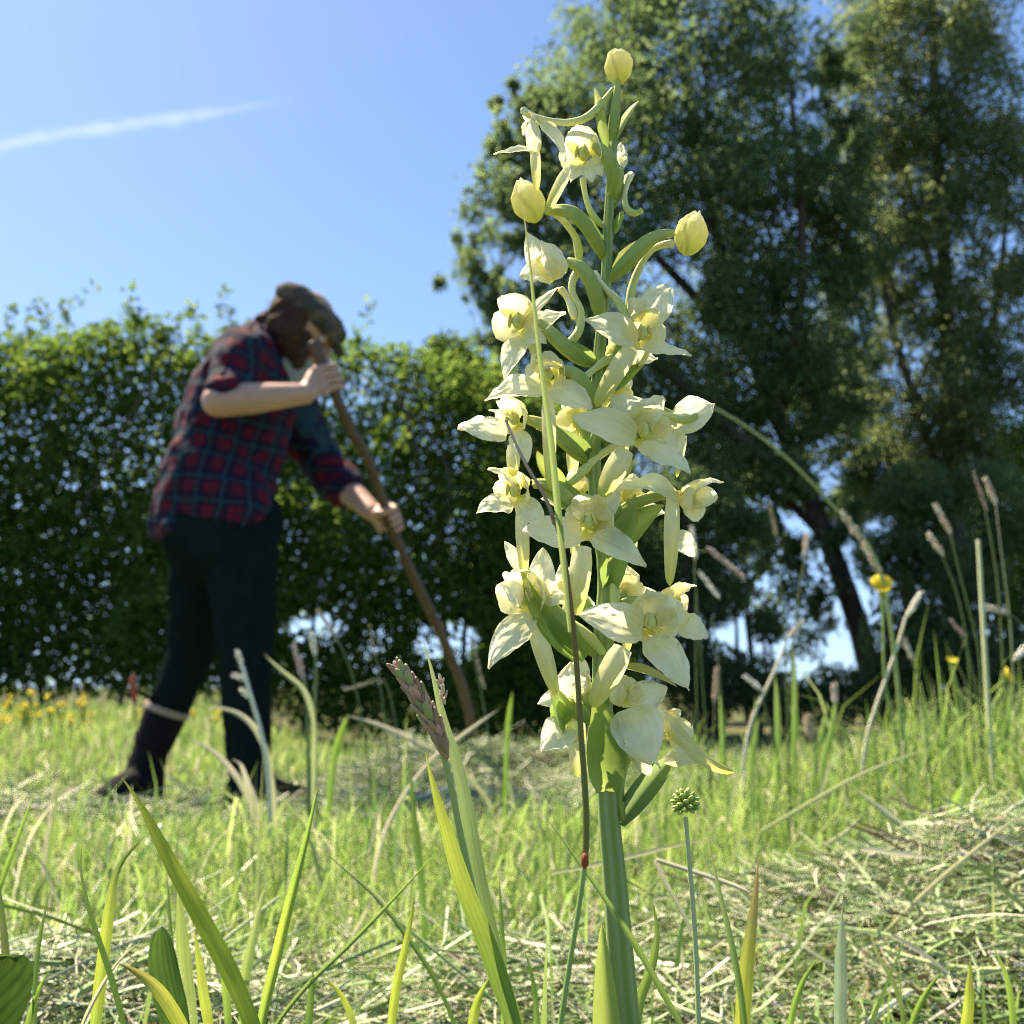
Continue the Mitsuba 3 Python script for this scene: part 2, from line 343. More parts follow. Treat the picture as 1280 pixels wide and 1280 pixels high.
# hay: flat dry strands lying in swathes
STRAW = np.array([[.39, .40, .25], [.29, .34, .15], [.21, .29, .10], [.52, .51, .38], [.12, .19, .05], [.17, .13, .07], [.30, .39, .17]])
mm, cc = [], []
for n, y0, y1, wmm, lm in ((36000, 0.47, 1.5, 0.0011, 0.06), (20000, 1.2, 4.2, 0.0026, 0.12)):
    x, y = scatter(n * 5, y0, y1, rng, 0.62, 0.3)
    hc = hay_cover(x, y); keep = np.nonzero(rng.uniform(size=len(x)) < np.clip(hc / 0.04, 0.06, 1))[0][:n]
    x, y, hc = x[keep], y[keep], hc[keep]; n = len(x)
    L = np.minimum(lm * rng.gamma(3, 0.33, n), 2.2 * lm); az = rng.normal(0.15, 1.15, n) + np.pi * rng.integers(0, 2, n)
    segs = 5; t = np.linspace(-0.5, 0.5, segs + 1)
    curl = rng.normal(0, 2.3, n) * np.minimum(1, 0.06 / L) ; pit = rng.normal(0, 0.32, n); arch = rng.uniform(-0.1, 0.25, n)
    ang = az[:, None] + curl[:, None] * t[None]
    step = np.stack([np.cos(ang), np.sin(ang), np.sin(pit)[:, None] - arch[:, None] * 3 * t[None]], -1) * (L / segs)[:, None, None]
    c = np.cumsum(step, 1); c -= c.mean(1, keepdims=True)
    z = terrain(x, y) + hc * rng.uniform(0.05, 1.35, n) + 0.004
    c += np.stack([x, y, z], -1)[:, None]
    c[..., 2] = np.maximum(c[..., 2], (terrain(x, y) + 0.001)[:, None])
    dirn = np.gradient(c, axis=1); dirn /= np.linalg.norm(dirn, axis=2, keepdims=True)
    roll = rng.uniform(-1.2, 1.2, n)
    s1 = np.cross(dirn, [0, 0, 1.0]); s1 /= np.linalg.norm(s1, axis=2, keepdims=True) + 1e-9
    s2 = np.cross(s1, dirn)
    wd = (wmm * np.minimum(rng.gamma(1.8, 0.55, n), 2.8))[:, None, None] * 0.5
    sd = s1 * np.cos(roll)[:, None, None] + s2 * np.sin(roll)[:, None, None]; nn = s2 * np.cos(roll)[:, None, None] - s1 * np.sin(roll)[:, None, None]
    tri = np.stack([c - sd * wd, c + sd * wd, c + nn * wd * 0.8], 2)          # a shallow three-sided strand
    v = tri.reshape(n, -1, 3)
    f = quads(gridfaces(segs + 1, 3, True)); f = (f[None] + (np.arange(n) * 3 * (segs + 1))[:, None, None]).reshape(-1, 3)
    col = STRAW[rng.choice(7, n, p=[.14, .16, .18, .09, .23, .07, .13])] * rng.uniform(0.75, 1.15, (n, 1))
    mm.append((v.reshape(-1, 3), f)); cc.append(np.repeat(col, 3 * (segs + 1), 0))
m, c = join(mm, cc)
put('mown_hay', m, 'dry_straw', c, smooth=False); tag('mown_hay', 'pale drying hay lying in swathes on the mown grass', 'hay', kind='stuff')


# ---------------------------------------------------------------- leaves of hedge and trees
def leaf_mesh(P, nrm, L, W, rng, cols, droop=0.3):
    n = len(P)
    r = rng.normal(size=(n, 3)); r[:, 2] -= droop * 2
    d = np.cross(nrm, np.cross(r, nrm)); d /= np.linalg.norm(d, axis=1, keepdims=True) + 1e-9
    s = np.cross(d, nrm)
    L, W = L[:, None], W[:, None]
    v = np.stack([P, P + d * L * 0.42 + s * W * 0.5 + nrm * W * 0.16, P + d * L - nrm * L * 0.12, P + d * L * 0.42 - s * W * 0.5 + nrm * W * 0.16], 1)
    f = np.array([[0, 1, 2], [0, 2, 3]])[None] + (np.arange(n) * 4)[:, None, None]
    return (v.reshape(-1, 3), f.reshape(-1, 3)), np.repeat(cols, 4, 0)


def tree_limb(pts, r0, r1, sides=8, n=14):
    p = spline(pts, n); return tube(p, [r0, r1], sides)


# the hedge on the left
rng = np.random.default_rng(17)
hedge = thing('hedge', 'tall dense leafy green hedge standing behind the person in the cap', 'hedge')
def hedge_top(x):
    return np.interp(x, [-9, -4.5, -3.9, -3.4, -2.9, -2.35, -1.4, -0.9, -0.2, 0.4, 1.0], [4.2, 4.1, 4.28, 4.36, 4.2, 4.02, 3.95, 3.8, 3.62, 3.4, 3.0]) + 0.10 * (meshkit.fbm(np.stack([x * 2.2, 0 * x, 0 * x], -1), 4, 2) - 0.5) * 2
n = 400000
x = rng.uniform(-9, 1.1, n); y = rng.uniform(8.5, 10.3, n); u = rng.uniform(0, 1, n)
top = hedge_top(x); z0 = terrain(x, y)
z = z0 + 0.1 + u * (top - z0 - 0.05)
p = np.stack([x, y, z], -1)
nz = meshkit.fbm(p * [1.5, 1.5, 1.2], 3, 7); nz2 = meshkit.fbm(p * 4.2, 2, 9)
bulge = 8.45 + 1.0 * np.clip((z - z0) / 3.9, 0, 1.1) ** 2.2 + 1.15 * meshkit.fbm(np.stack([x * 1.3, z * 1.2, 0 * x], -1), 3, 12)
low = np.clip((z - z0) / 0.5, 0.12, 1)
keep = (y > bulge) & (nz * 0.55 + nz2 * 0.45 > 0.32) & (rng.uniform(size=n) < low)
zf = (z - z0) / (top - z0)
keep &= (y < bulge + np.interp(zf, [.5, .7], [.8, .55])) | (rng.uniform(size=n) < np.interp(zf, [.45, .65], [.45, .25]))
keep &= rng.uniform(size=n) < np.interp((z - z0) / (top - z0), [0, .55, 1], [1, .95, .85])
hole = np.minimum(((p[:, 0] + 1.86) / .30) ** 2 + ((p[:, 2] - 1.0) / .16) ** 2, ((p[:, 0] + .60) / .34) ** 2 + ((p[:, 2] - .85) / .22) ** 2)      # two thin places low in the hedge
keep &= (hole > 1) | (rng.uniform(size=n) < .12)
p = p[keep]
# shoots standing out of the top and the face
ns = 90; sx = rng.uniform(-9, 1.0, ns); sy = rng.uniform(8.8, 10.2, ns); sz = hedge_top(sx) - 0.38
tt = rng.uniform(0, 1, (ns, 26)); hgt = rng.gamma(2.2, 0.06, ns) + 0.1
lean = rng.normal(0, 0.25, (ns, 2))
sp = np.stack([sx[:, None] + lean[:, :1] * tt * hgt[:, None], sy[:, None] + lean[:, 1:] * tt * hgt[:, None], sz[:, None] + tt * hgt[:, None]], -1) + rng.normal(0, 0.035, (ns, 26, 3))
p = np.vstack([p, sp.reshape(-1, 3)]); n = len(p)
nrm = rng.normal(size=(n, 3)) * 0.7 + [-.12, .30, 0.6]; nrm /= np.linalg.norm(nrm, axis=1, keepdims=True)
HL = np.array([[.115, .195, .035], [.145, .225, .04], [.095, .17, .035], [.18, .25, .05], [.08, .145, .03]])
col = HL[rng.choice(5, n)] * rng.uniform(0.8, 1.2, (n, 1))
m, c = leaf_mesh(p, nrm, rng.uniform(0.05, 0.095, n), rng.uniform(0.036, 0.064, n), rng, col)
part(hedge, 'leaves', m, 'hedge_leaf', c, kind='stuff')
for k in range(16):
    x0 = -7.5 + k * 0.54 + rng.uniform(-.2, .2); y0 = rng.uniform(9.5, 9.9)
    q = [[x0, y0, terrain(x0, y0) - 0.05], [x0 + rng.normal(0, .12), y0 + rng.normal(0, .1), 1.1], [x0 + rng.normal(0, .3), y0 + rng.normal(0, .2), 2.1], [x0 + rng.normal(0, .5), y0, float(hedge_top(np.array([x0]))[0]) - 0.3]]
    part(hedge, 'stem', tree_limb(q, rng.uniform(.022, .036), .006), 'bark')


def grow_tree(key, Y, lobes, trunk, limbs, cols, nleaf, L, W, seed, droop=0.8, thick=0.9):
    """A tree: tapered trunk and limbs, the crown as leaf clumps filling the lobes (place in the view, radius there)."""
    rng = np.random.default_rng(seed)
    s = Y / 1280
    part(key, 'trunk', tree_limb([at(a, b, Y + d) for a, b, d in trunk[0]], trunk[1] * s, trunk[2] * s, 10, 22), 'bark')
    for pts, r0, r1 in limbs:
        part(key, 'limb', tree_limb([at(a, b, Y + d) for a, b, d in pts], r0 * s, r1 * s, 7, 12), 'bark')
    dens = lambda l: l[4] if len(l) > 4 else 1.0
    area = sum(l[2] ** 2 * dens(l) for l in lobes); P = []; tw = []
    for l in lobes:
        c, r = at(l[0], l[1], Y + (l[3] if len(l) > 3 else 0)), l[2] * s
        k = int(nleaf * l[2] ** 2 * dens(l) / area); nc = max(8, int(k / 75))
        d = rng.normal(size=(nc, 3)); d /= np.linalg.norm(d, axis=1, keepdims=True)
        cen = c + d * (r * rng.uniform(0.10, 1.0, (nc, 1)) ** 0.5 * np.where(rng.uniform(size=(nc, 1)) < .22, 1.35, 1.0)) * [1, thick, 1.05]
        cr = r * rng.uniform(0.10, 0.28, nc)
        w = cr ** 2 / (cr ** 2).sum(); which = rng.choice(nc, k, p=w)
        off = rng.normal(size=(k, 3)) * [0.55, 0.55, 0.62]
        P.append(cen[which] + off * cr[which][:, None] - [0, 0, 1] * np.abs(rng.normal(0, 0.35, (k, 1))) * cr[which][:, None])
        for q in range(0, nc, 3): tw.append(tube(spline([c + (cen[q] - c) * 0.1 - [0, 0, 0.25 * r], c + (cen[q] - c) * 0.6, cen[q]], 5), [0.012, 0.004], 4))
    P = np.vstack(P); n = len(P)
    nz = meshkit.fbm(P * 0.9, 3, seed); P = P[nz > 0.38]; n = len(P)
    nrm = rng.normal(size=(n, 3)) * 0.75 + [-.12, .30, 0.5]; nrm /= np.linalg.norm(nrm, axis=1, keepdims=True)
    col = np.asarray(cols)[rng.choice(len(cols), n)] * rng.uniform(0.8, 1.2, (n, 1))
    m, c = leaf_mesh(P, nrm, L * rng.uniform(0.7, 1.3, n), W * rng.uniform(0.7, 1.3, n), rng, col, droop)
    part(key, 'crown', m, 'tree_leaf', c, kind='stuff')
    m, _ = join(tw); part(key, 'twigs', m, 'bark', smooth=False, kind='stuff')


TA = [[.135, .205, .08], [.155, .225, .09], [.115, .185, .07], [.18, .24, .105]]
TB = [[.17, .225, .085], [.195, .245, .10], [.145, .20, .075], [.22, .26, .125]]
tree = thing('tree', 'big green tree with a ragged left side rising behind the top of the orchid', 'tree')
grow_tree(tree, 13.5, [(770, 30, 78), (655, 185, 55), (640, 250, 68), (622, 330, 66), (650, 400, 60), (660, 170, 52), (1050, 60, 46), (1052, 200, 58), (1048, 300, 60), (590, 245, 26), (690, 250, 80), (760, 170, 130), (880, 90, 140), (975, 60, 95), (860, 290, 150), (960, 240, 120), (690, 370, 75), (770, 400, 120), (905, 440, 130), (640, 410, 50), (1000, 380, 95), (840, 540, 100), (940, 570, 85), (1010, 610, 45), (970, 665, 38), (1050, 660, 40), (1060, 500, 60), (1000, 470, 70), (1030, 760, 26), (930, 740, 30), (985, 705, 22), (975, 735, 90, 0, .55), (1010, 800, 60, 0.4, .45), (940, 690, 50, .3, .6), (590, 300, 34), (590, 350, 36), (655, 120, 34), (690, 130, 40), (1050, 150, 50), (1045, 250, 50), (1060, 330, 50), (825, -80, 105), (930, -80, 115), (720, 500, 75)],
          ([(1096, 890, 0), (1078, 800, 0), (1040, 690, 0), (1000, 590, .1), (940, 440, .2), (880, 230, .1), (840, 0, 0)], 15, 4),
          [([(1010, 610, .1), (940, 560, -.3), (850, 480, -.5), (740, 400, -.6)], 11, 3), ([(940, 440, .2), (830, 330, .5), (720, 230, .4), (640, 190, .2)], 9, 2), ([(965, 500, .1), (1000, 380, -.4), (1000, 220, -.5), (980, 60, -.4)], 9, 2), ([(1040, 690, 0), (1000, 640, .5), (930, 600, .8)], 9, 3)],
          TA, 128000, 0.10, 0.047, 3)
tree = thing('tree', 'tall pale green willow-like tree at the right edge, lit through its upper leaves', 'tree')
grow_tree(tree, 15.5, [(1090, 45, 78), (1180, 30, 105), (1110, 135, 88), (1195, 140, 105), (1265, 215, 62), (1135, 240, 105), (1230, 300, 92), (1110, 340, 80), (1190, 400, 100), (1140, 480, 85), (1250, 470, 75), (1200, 560, 80), (1180, -90, 110), (1300, 330, 60), (1320, 90, 40)],
          ([(1205, 895, 0), (1198, 760, 0), (1190, 600, 0), (1185, 420, .1), (1172, 200, 0), (1170, -60, 0)], 17, 4),
          [([(1192, 640, 0), (1150, 520, -.3), (1110, 380, -.4), (1090, 220, -.3)], 8, 2), ([(1190, 560, 0), (1235, 440, .3), (1255, 300, .4), (1262, 200, .3)], 7, 2), ([(1185, 420, .1), (1150, 280, .4), (1100, 130, .4)], 6, 2)],
          TB, 90000, 0.10, 0.044, 4)
tree = thing('tree', 'dark shaded tree low behind the seed heads at right, between the two tall trees', 'tree')
grow_tree(tree, 17.5, [(760, 600, 85), (840, 650, 80), (1010, 520, 75), (1060, 590, 70), (1120, 620, 75), (1250, 620, 75), (1190, 670, 60), (900, 590, 70), (700, 620, 70), (950, 640, 45), (1290, 700, 60), (1060, 450, 60)],
          ([(760, 900, 0), (765, 800, 0), (775, 700, 0), (790, 560, 0), (800, 450, 0)], 15, 4),
          [([(770, 740, 0), (840, 670, 0), (930, 600, 0), (1060, 560, 0)], 8, 2), ([(1150, 890, .4), (1140, 780, .4), (1125, 660, .3), (1120, 560, .2)], 12, 4), ([(1270, 890, .4), (1265, 760, .4), (1255, 640, .3)], 11, 4)],
          TA, 66000, 0.11, 0.05, 5)


def shrub(label, Y, lobes, n, seed, cols=TA):
    rng = np.random.default_rng(seed); key = thing('shrub', label, 'shrub'); s = Y / 1280
    area = sum(l[2] ** 2 for l in lobes); P = []
    for a, b, r in lobes:
        c = at(a, b, Y); k = int(n * r * r / area)
        d = rng.normal(size=(k, 3)); d /= np.linalg.norm(d, axis=1, keepdims=True)
        P.append(c + d * (r * s * rng.uniform(0, 1, (k, 1)) ** 0.45) * [1, .8, 1])
        base = np.array([c[0], c[1], terrain(c[0], c[1]) - 0.05])
        for q in range(3):
            tip = c + rng.normal(0, 0.45, 3) * r * s
            part(key, 'stem', tree_limb([base + [.05 * q, 0, 0], base * .5 + tip * .5 + rng.normal(0, .08, 3), tip], 0.035, 0.008, 6, 8), 'bark')
    P = np.vstack(P); P = P[meshkit.fbm(P * 2.6, 3, seed) > 0.40]; P = P[P[:, 2] > terrain(P[:, 0], P[:, 1])]; n = len(P)
    nrm = rng.normal(size=(n, 3)) * 0.8 + [0, -0.2, 0.5]; nrm /= np.linalg.norm(nrm, axis=1, keepdims=True)
    m, c = leaf_mesh(P, nrm, rng.uniform(.05, .09, n), rng.uniform(.03, .055, n), rng, np.asarray(cols)[rng.choice(len(cols), n)] * rng.uniform(.8, 1.2, (n, 1)))
    part(key, 'leaves', m, 'hedge_leaf', c, kind='stuff')


shrub('dark leafy shrub between the end of the hedge and the orchid', 11.0, [(640, 600, 75), (660, 720, 90), (700, 800, 85), (640, 840, 60), (610, 500, 60), (560, 450, 40), (720, 640, 80)], 34000, 61, HL)
shrub('dark low shrub under the trees just right of the orchid stem', 11.5, [(800, 790, 85), (880, 850, 55), (790, 690, 80), (880, 730, 60), (860, 640, 70), (930, 660, 40), (940, 850, 40), (960, 780, 24)], 34000, 62)
shrub('dark shrub at the foot of the leaning trunk on the right', 12.0, [(1150, 800, 75), (1220, 850, 75), (1110, 860, 50), (1180, 710, 80), (1110, 700, 45), (1040, 870, 42), (980, 875, 36), (1240, 640, 70), (1150, 630, 60)], 38000, 63)
shrub('shaded shrub running out of the right edge below the trees', 12.5, [(1290, 800, 80), (1260, 880, 50), (1330, 700, 80), (1300, 560, 55)], 16000, 64, HL)


# ---------------------------------------------------------------- the orchid
MM = YO / 1280                                            # metres per photograph pixel at the orchid
CREAM, WHITE = [.84, .82, .47], [.89, .89, .66]
YELLOW, LIME = [.80, .74, .30], [.56, .60, .14]
OVG, BRG, STG = [.22, .30, .06], [.24, .35, .075], [.19, .26, .06]


def z1(x, y): return 560 + x * .28125, 40 + y * .28125
def z2(x, y): return 560 + x * .28125, 330 + y * .28125
def z3(x, y): return 560 + x * .28125, 620 + y * .28125
def z4(x, y): return 560 + x * .296875, 900 + y * .296875


def A(p, d=0.0): return at(p[0], p[1], YO + d * MM)      # d: depth behind the stem in photograph pixels


orchid = thing('orchid', 'tall pale cream butterfly orchid in bloom standing upright in the grass', 'flower')
stem_px = [(788, 1420, 0), (781, 1277, 0), (774, 1180, 0), (767, 1090, 0), (760, 1010, 0), (756, 930, 0), (752, 860, 0), (753, 790, 0), (757, 730, 0), (752, 670, 0), (743, 600, 0), (743, 540, 0), (746, 480, 0), (750, 430, 0), (755, 380, 0), (758, 340, 0), (760, 285, 0), (763, 235, 0), (765, 200, 0), (766, 178, 0)]
sp = [A(q[:2], q[2]) for q in stem_px]; root = sp[0].copy(); sp = [np.array([root[0] + 0.004, root[1], float(terrain(root[0], root[1])) - 0.004])] + sp
path = spline(sp, 120)
v, f = tube(path, np.array([20, 20, 19.5, 19, 18, 17.5, 17, 15.5, 14, 12.5, 12.5, 11.5, 10.5, 9.5, 8.5, 8, 7.5, 7, 6.5, 6]) * MM, 30, 7, 0.055)
ca = np.tile(np.arange(30) / 30 * 2 * np.pi, 120); st = np.repeat(np.linspace(0, 1, 120), 30)
rid = (0.5 + 0.5 * np.cos(ca * 7))[:, None] ** 2
sc = (np.array(STG) * (1 - rid) + np.array([.27, .36, .14]) * rid) * (0.92 + 0.16 * meshkit.fbm(np.stack([ca * 2, st * 30, ca * 0], -1), 3, 2))[:, None]
part(orchid, 'stem', (v, f), 'plant_flesh', np.vstack([sc, sc[:1], sc[-1:]]))


def bract(b, t, w, mid=None, up=(0, -1, .3), d0=0, d1=-6, cols=(BRG, [.33, .45, .12], [.38, .45, .14]), cup=0.35, seed=0):
    m, c = petal(A(b, d0), A(t, d1), w * MM, up, 0.06, cup, 0.05, (.45, .8), .55, cols, 18, 9, seed, None if mid is None else [A(q, 0.5 * (d0 + d1)) for q in mid])
    part(orchid, 'bract', m, 'leaf_skin', c)


def ovary(parent, pts, r, cols=(OVG, [.30, .39, .10], [.46, .50, .16])):
    p = spline([A(q[:2], q[2]) for q in pts], 22)
    rr = np.array([.55, .9, 1, .95, .75, .5]) * r * .9 * MM
    v, f = tube(p, rr, 24, 4, 0.13, rtwist=4.5); c = tubecol(p, cols, 24); nz = meshkit.fbm(v * [900, 900, 500], 3, 5)[:, None]
    part(parent, 'ovary', (v, f), 'plant_flesh', np.clip(c * (.85 + .3 * nz) + np.array([.06, .0, -.02]) * np.clip(nz - .5, 0, 1) * 2, .01, .9))


def spur(parent, pts, r=5, cols=(CREAM, [.62, .64, .26], [.42, .50, .13])):
    p = spline([A(q[:2], q[2]) for q in pts], 24)
    part(parent, 'spur', tube(p, np.array([.9, .75, .75, .9, 1, .7]) * r * MM, 10), 'plant_flesh', tubecol(p, cols, 10))


def hood(parent, c, d, n, r, v=(0, 0, 1), seed=0, col=(YELLOW, CREAM, CREAM), squash=1.0, closed=0.0, lean=0.25):
    """The helmet of a flower: one upper sepal and two side petals curving round the column."""
    C = A(c, d); n = unit(n); r = r * 1.12; v = unit(np.asarray(v) - n * (n @ np.asarray(v))); u = np.cross(v, n); R = r * MM
    def patch(ph0, half, thmax, name, cols, over, taper, rs):
        nu, nv = 14, 9; t = np.linspace(0, 1, nu)[:, None]; s = np.linspace(-1, 1, nv)[None]
        th = np.radians(12 + (thmax - 12) * t) + 0 * s
        ph = np.radians(ph0) + s * np.radians(half) * (1 - taper * t ** 2.5)
        nz = meshkit.fbm(np.stack(np.broadcast_arrays(t * 3 + seed, s * 2 + ph0 * .1, 0 * t), -1), 3, seed + 1) - 0.5
        rr = R * rs * (1 + 0.30 * nz + over * t ** 3)
        P = C + rr[..., None] * (np.sin(th)[..., None] * (np.cos(ph)[..., None] * u * squash + np.sin(ph)[..., None] * v) - np.cos(th)[..., None] * n * 1.05)
        cc = np.repeat(lerpcol(cols, t[:, 0]), nv, 0) * (0.95 + 0.1 * (nz.reshape(-1, 1) + .5))
        part(parent, name, (P.reshape(-1, 3), quads(gridfaces(nu, nv))), 'petal_skin', np.clip(cc, 0, .95))
    patch(90, 66, 100 + 50 * closed, 'sepal', col, 0.10, 0.62, 1.10)
    patch(2, 64, 92 + 50 * closed, 'petal', (LIME, YELLOW, CREAM, CREAM), 0.10, 0.55, 1.0)
    patch(178, 64, 92 + 50 * closed, 'petal', (LIME, YELLOW, CREAM, CREAM), 0.10, 0.55, 1.0)
    patch(270, 44, 70, 'petal', (LIME, YELLOW, CREAM), 0.0, 0.3, 0.95)
    if closed < 0.5:
        K = [blob(C - n * R * .42 + v * R * .05, (u, v, n), (R * .30, R * .38, R * .30), _ico), blob(C - n * R * .16 + u * R * .27 + v * R * .12, (u + .3 * v, v - .3 * u, n), (R * .085, R * .34, R * .12), _ico1), blob(C - n * R * .16 - u * R * .27 + v * R * .12, (u - .3 * v, v + .3 * u, n), (R * .085, R * .34, R * .12), _ico1)]
        m, _ = join(K); cl = np.vstack([np.tile(a, (len(b[0]), 1)) for a, b in zip(([.60, .62, .20], [.64, .56, .18], [.64, .56, .18]), K)])
        part(parent, 'column', m, 'plant_flesh', cl)


def flower(c, r, n, seps=(), lip=None, ov=None, sp=None, d=-30, hv=(0, 0, 1), hd=True, ovr=9, spr=5, closed=0.0, label=None, seed=0, squash=1.0, extra=(), shift=.42):
    k = numbered(orchid + '__flower')
    if label: tag(k, label)
    if hd: hood(k, c, d, n, r, hv, seed, squash=squash, closed=closed)
    for i, s in enumerate(seps):           # (base, tip, width, depth of base, depth of tip, face)
        b, t, w, db, dt = s[:5]; up = s[5] if len(s) > 5 else (0, -1, .25)
        thr = (c[0] + n[0] * r * .3, c[1] + r * .55); q = shift if hd and math.dist(b, c) < 2.6 * r else 0
        b = (b[0] + (thr[0] - b[0]) * q, b[1] + (thr[1] - b[1]) * q); w = w * 1.10
        m, cc = petal(A(b, d + db), A(t, d + dt), w * MM, up, s[6] if len(s) > 6 else 0.07, 0.16, 0.20, ((.42, .90), (.36, .78), (.5, 1.05))[(seed + i) % 3], .42, (CREAM, CREAM, WHITE, WHITE, WHITE, [.84, .80, .58]), 24, 19, seed * 5 + i)
        part(k, 'sepal', m, 'petal_skin', cc)
    for i, s in enumerate(extra):
        b, t, w, db, dt = s[:5]
        m, cc = petal(A(b, d + db), A(t, d + dt), w * MM, s[5] if len(s) > 5 else (0, -1, .25), s[6] if len(s) > 6 else 0.1, 0.3, 0.14, (.5, .5), .4, (YELLOW, CREAM, WHITE), 16, 9, seed * 5 + i + 50)
        part(k, 'petal', m, 'petal_skin', cc)
    if lip:
        b, t, w, db, dt = lip[:5]
        m, cc = petal(A(b, d + db), A(t, d + dt), w * MM, (0, -1, .15), lip[5] if len(lip) > 5 else 0.06, -0.30, 0.09, (.20, .42), .80, (WHITE, CREAM, [.76, .74, .30], [.60, .64, .12]), 18, 9, seed + 90, None if len(lip) < 7 else [A(q, d + .5 * (db + dt)) for q in lip[6]])
        part(k, 'lip', m, 'petal_skin', cc)
    if ov: ovary(k, ov, ovr)
    if sp: spur(k, sp, spr)
    return k


def bud(c, rx, ry, tipdir, ov=None, d=-10, ovr=9, sp=None, seed=0, blunt=1.7, beak=.14):
    k = numbered(orchid + '__bud')
    a = unit(np.array([tipdir[0], -0.15, -tipdir[1]])); b = unit(np.cross(a, [0, 1, 0])); e = np.cross(a, b)
    V = _ico3.vertices.copy(); z = V[:, 2]; th = np.arctan2(V[:, 1], V[:, 0])
    w = (1 - 0.10 * z) * (1 + 0.06 * np.cos(3 * th + 1)) * np.clip(1 / np.sqrt(np.maximum(1 - z * z, .02)) * np.minimum(1, ((1.02 - z) * blunt) ** .55) * np.minimum(1, ((1.02 + z) * 1.1) ** .5), .2, 3)
    nz = meshkit.fbm(V * 1.7 + seed, 3, seed) - 0.5
    L = V.copy(); L[:, 0] *= w * rx * (1 + .14 * nz); L[:, 1] *= w * rx * .95 * (1 + .14 * nz); L[:, 2] *= ry * (1 + .10 * nz); L[:, 2] += ry * beak * np.maximum(0, z) ** 4 + ry * .22 * np.maximum(0, z) * np.exp(-((th - 0.2) / .5) ** 2)
    seam = np.exp(-((np.mod(th + .6 * z, 2.0944) - 1.05) / .16) ** 2)
    L *= (1 - .09 * seam)[:, None]; L *= (1 + .018 * np.cos(th * 15 + 2 * z))[:, None]
    P = A(c, d) + MM * (L[:, :1] * b + L[:, 1:2] * e + L[:, 2:] * a)
    cc = lerpcol(([.46, .54, .17], [.68, .68, .27], [.78, .75, .36], [.84, .82, .58]), (z + 1) / 2) * (0.9 + .2 * (nz + .5))[:, None] * (1 - .26 * seam)[:, None]
    put(k, (P, _ico3.faces), 'petal_skin', np.clip(cc, 0, .92))
    if ov: ovary(k, ov, ovr)
    if sp: spur(k, sp, 6)


S_ = lambda p, d=0: (p[0], p[1], d)
# buds
bud(z1(760, 160), 19, 23, (.12, -1), blunt=3.0, beak=.02, ov=[S_(z1(722, 500)), S_(z1(738, 400), -4), S_(z1(748, 300), -8), S_(z1(752, 215), -10)], ovr=8, seed=1)
bud(z1(362, 760), 22, 28, (-.35, -1), ov=[S_(z1(690, 1000)), S_(z1(640, 900), -18), S_(z1(560, 810), -26), S_(z1(440, 800), -12)], ovr=11, sp=[S_(z1(470, 800), -8), S_(z1(530, 860), 4), S_(z1(572, 930), 10), S_(z1(580, 1030), 14)], seed=2)
bud(z1(1082, 905), 22, 27, (.35, -1), ov=[S_(z1(715, 1100)), S_(z1(800, 1020), -14), S_(z1(890, 930), -20), S_(z1(1000, 895), -12)], ovr=11, sp=[S_(z1(1000, 940), -8), S_(z1(920, 960), 2), S_(z1(850, 1050), 8), S_(z1(815, 1150), 10), S_(z1(800, 1230), 10)], seed=3)
# top left flower seen from its side, with its long spur running up to the tip
flower(z1(352, 415), 13, (-.9, -.4, -.1), shift=0, seps=[(z1(392, 532), z1(203, 543), 17, -8, -14, (0, -.8, .6)), (z1(395, 400), z1(518, 582), 30, -6, -14, (.5, -1, .6), .12), (z1(384, 545), z1(372, 375), 19, -12, -16, (0, -1, .1))],
       lip=(z1(386, 512), z1(395, 705), 14, -9, -14), sp=[S_(z1(330, 345), -30), S_(z1(400, 385), -26), S_(z1(500, 402), -18), S_(z1(590, 392), -12), S_(z1(670, 335), -8), S_(z1(735, 255), -6)], spr=6, d=-26, seed=11, hv=(.3, 0, 1))
flower(z1(590, 535), 24, (-.45, -1, -.25), seps=[(z1(570, 610), z1(545, 668), 26, 2, -4), (z1(620, 600), z1(640, 668), 24, 2, -4), (z1(660, 560), z1(690, 640), 20, 4, 6)], lip=(z1(535, 600), z1(432, 812), 16, -2, -10), ov=[S_(z1(715, 740)), S_(z1(740, 660), -12), S_(z1(715, 570), -22), S_(z1(650, 500), -22)], ovr=12, sp=[S_(z1(600, 650), -10), S_(z1(620, 760), -4), S_(z1(655, 830), 0), S_(z1(692, 862), 2)], d=-28, seed=12)
flower(z1(765, 530), 8, (.3, -1, 0), seps=[(z1(765, 590), z1(770, 490), 17, 0, 0), (z1(780, 560), z1(775, 615), 12, 0, -6)], ov=[S_(z1(735, 780), 8), S_(z1(760, 720), 6), S_(z1(770, 600), 2)], ovr=5, sp=[S_(z1(810, 640), 2), S_(z1(785, 720), 2), S_(z1(790, 775), 0), S_(z1(825, 805), -2), S_(z1(862, 792), -4)], spr=5, d=10, hd=False, extra=[(z1(790, 680), z1(822, 622), 13, 0, -6)], seed=13)
bract(z1(705, 520), z1(650, 245), 15, [z1(680, 430), z1(668, 340)], cols=(BRG, [.45, .52, .16], [.62, .62, .25]))
bract(z1(735, 495), z1(848, 305), 11, [z1(775, 420)], d1=6, cols=(BRG, [.5, .55, .25], [.7, .7, .45]))
bract(z1(740, 895), z1(780, 790), 11, None, d1=2)
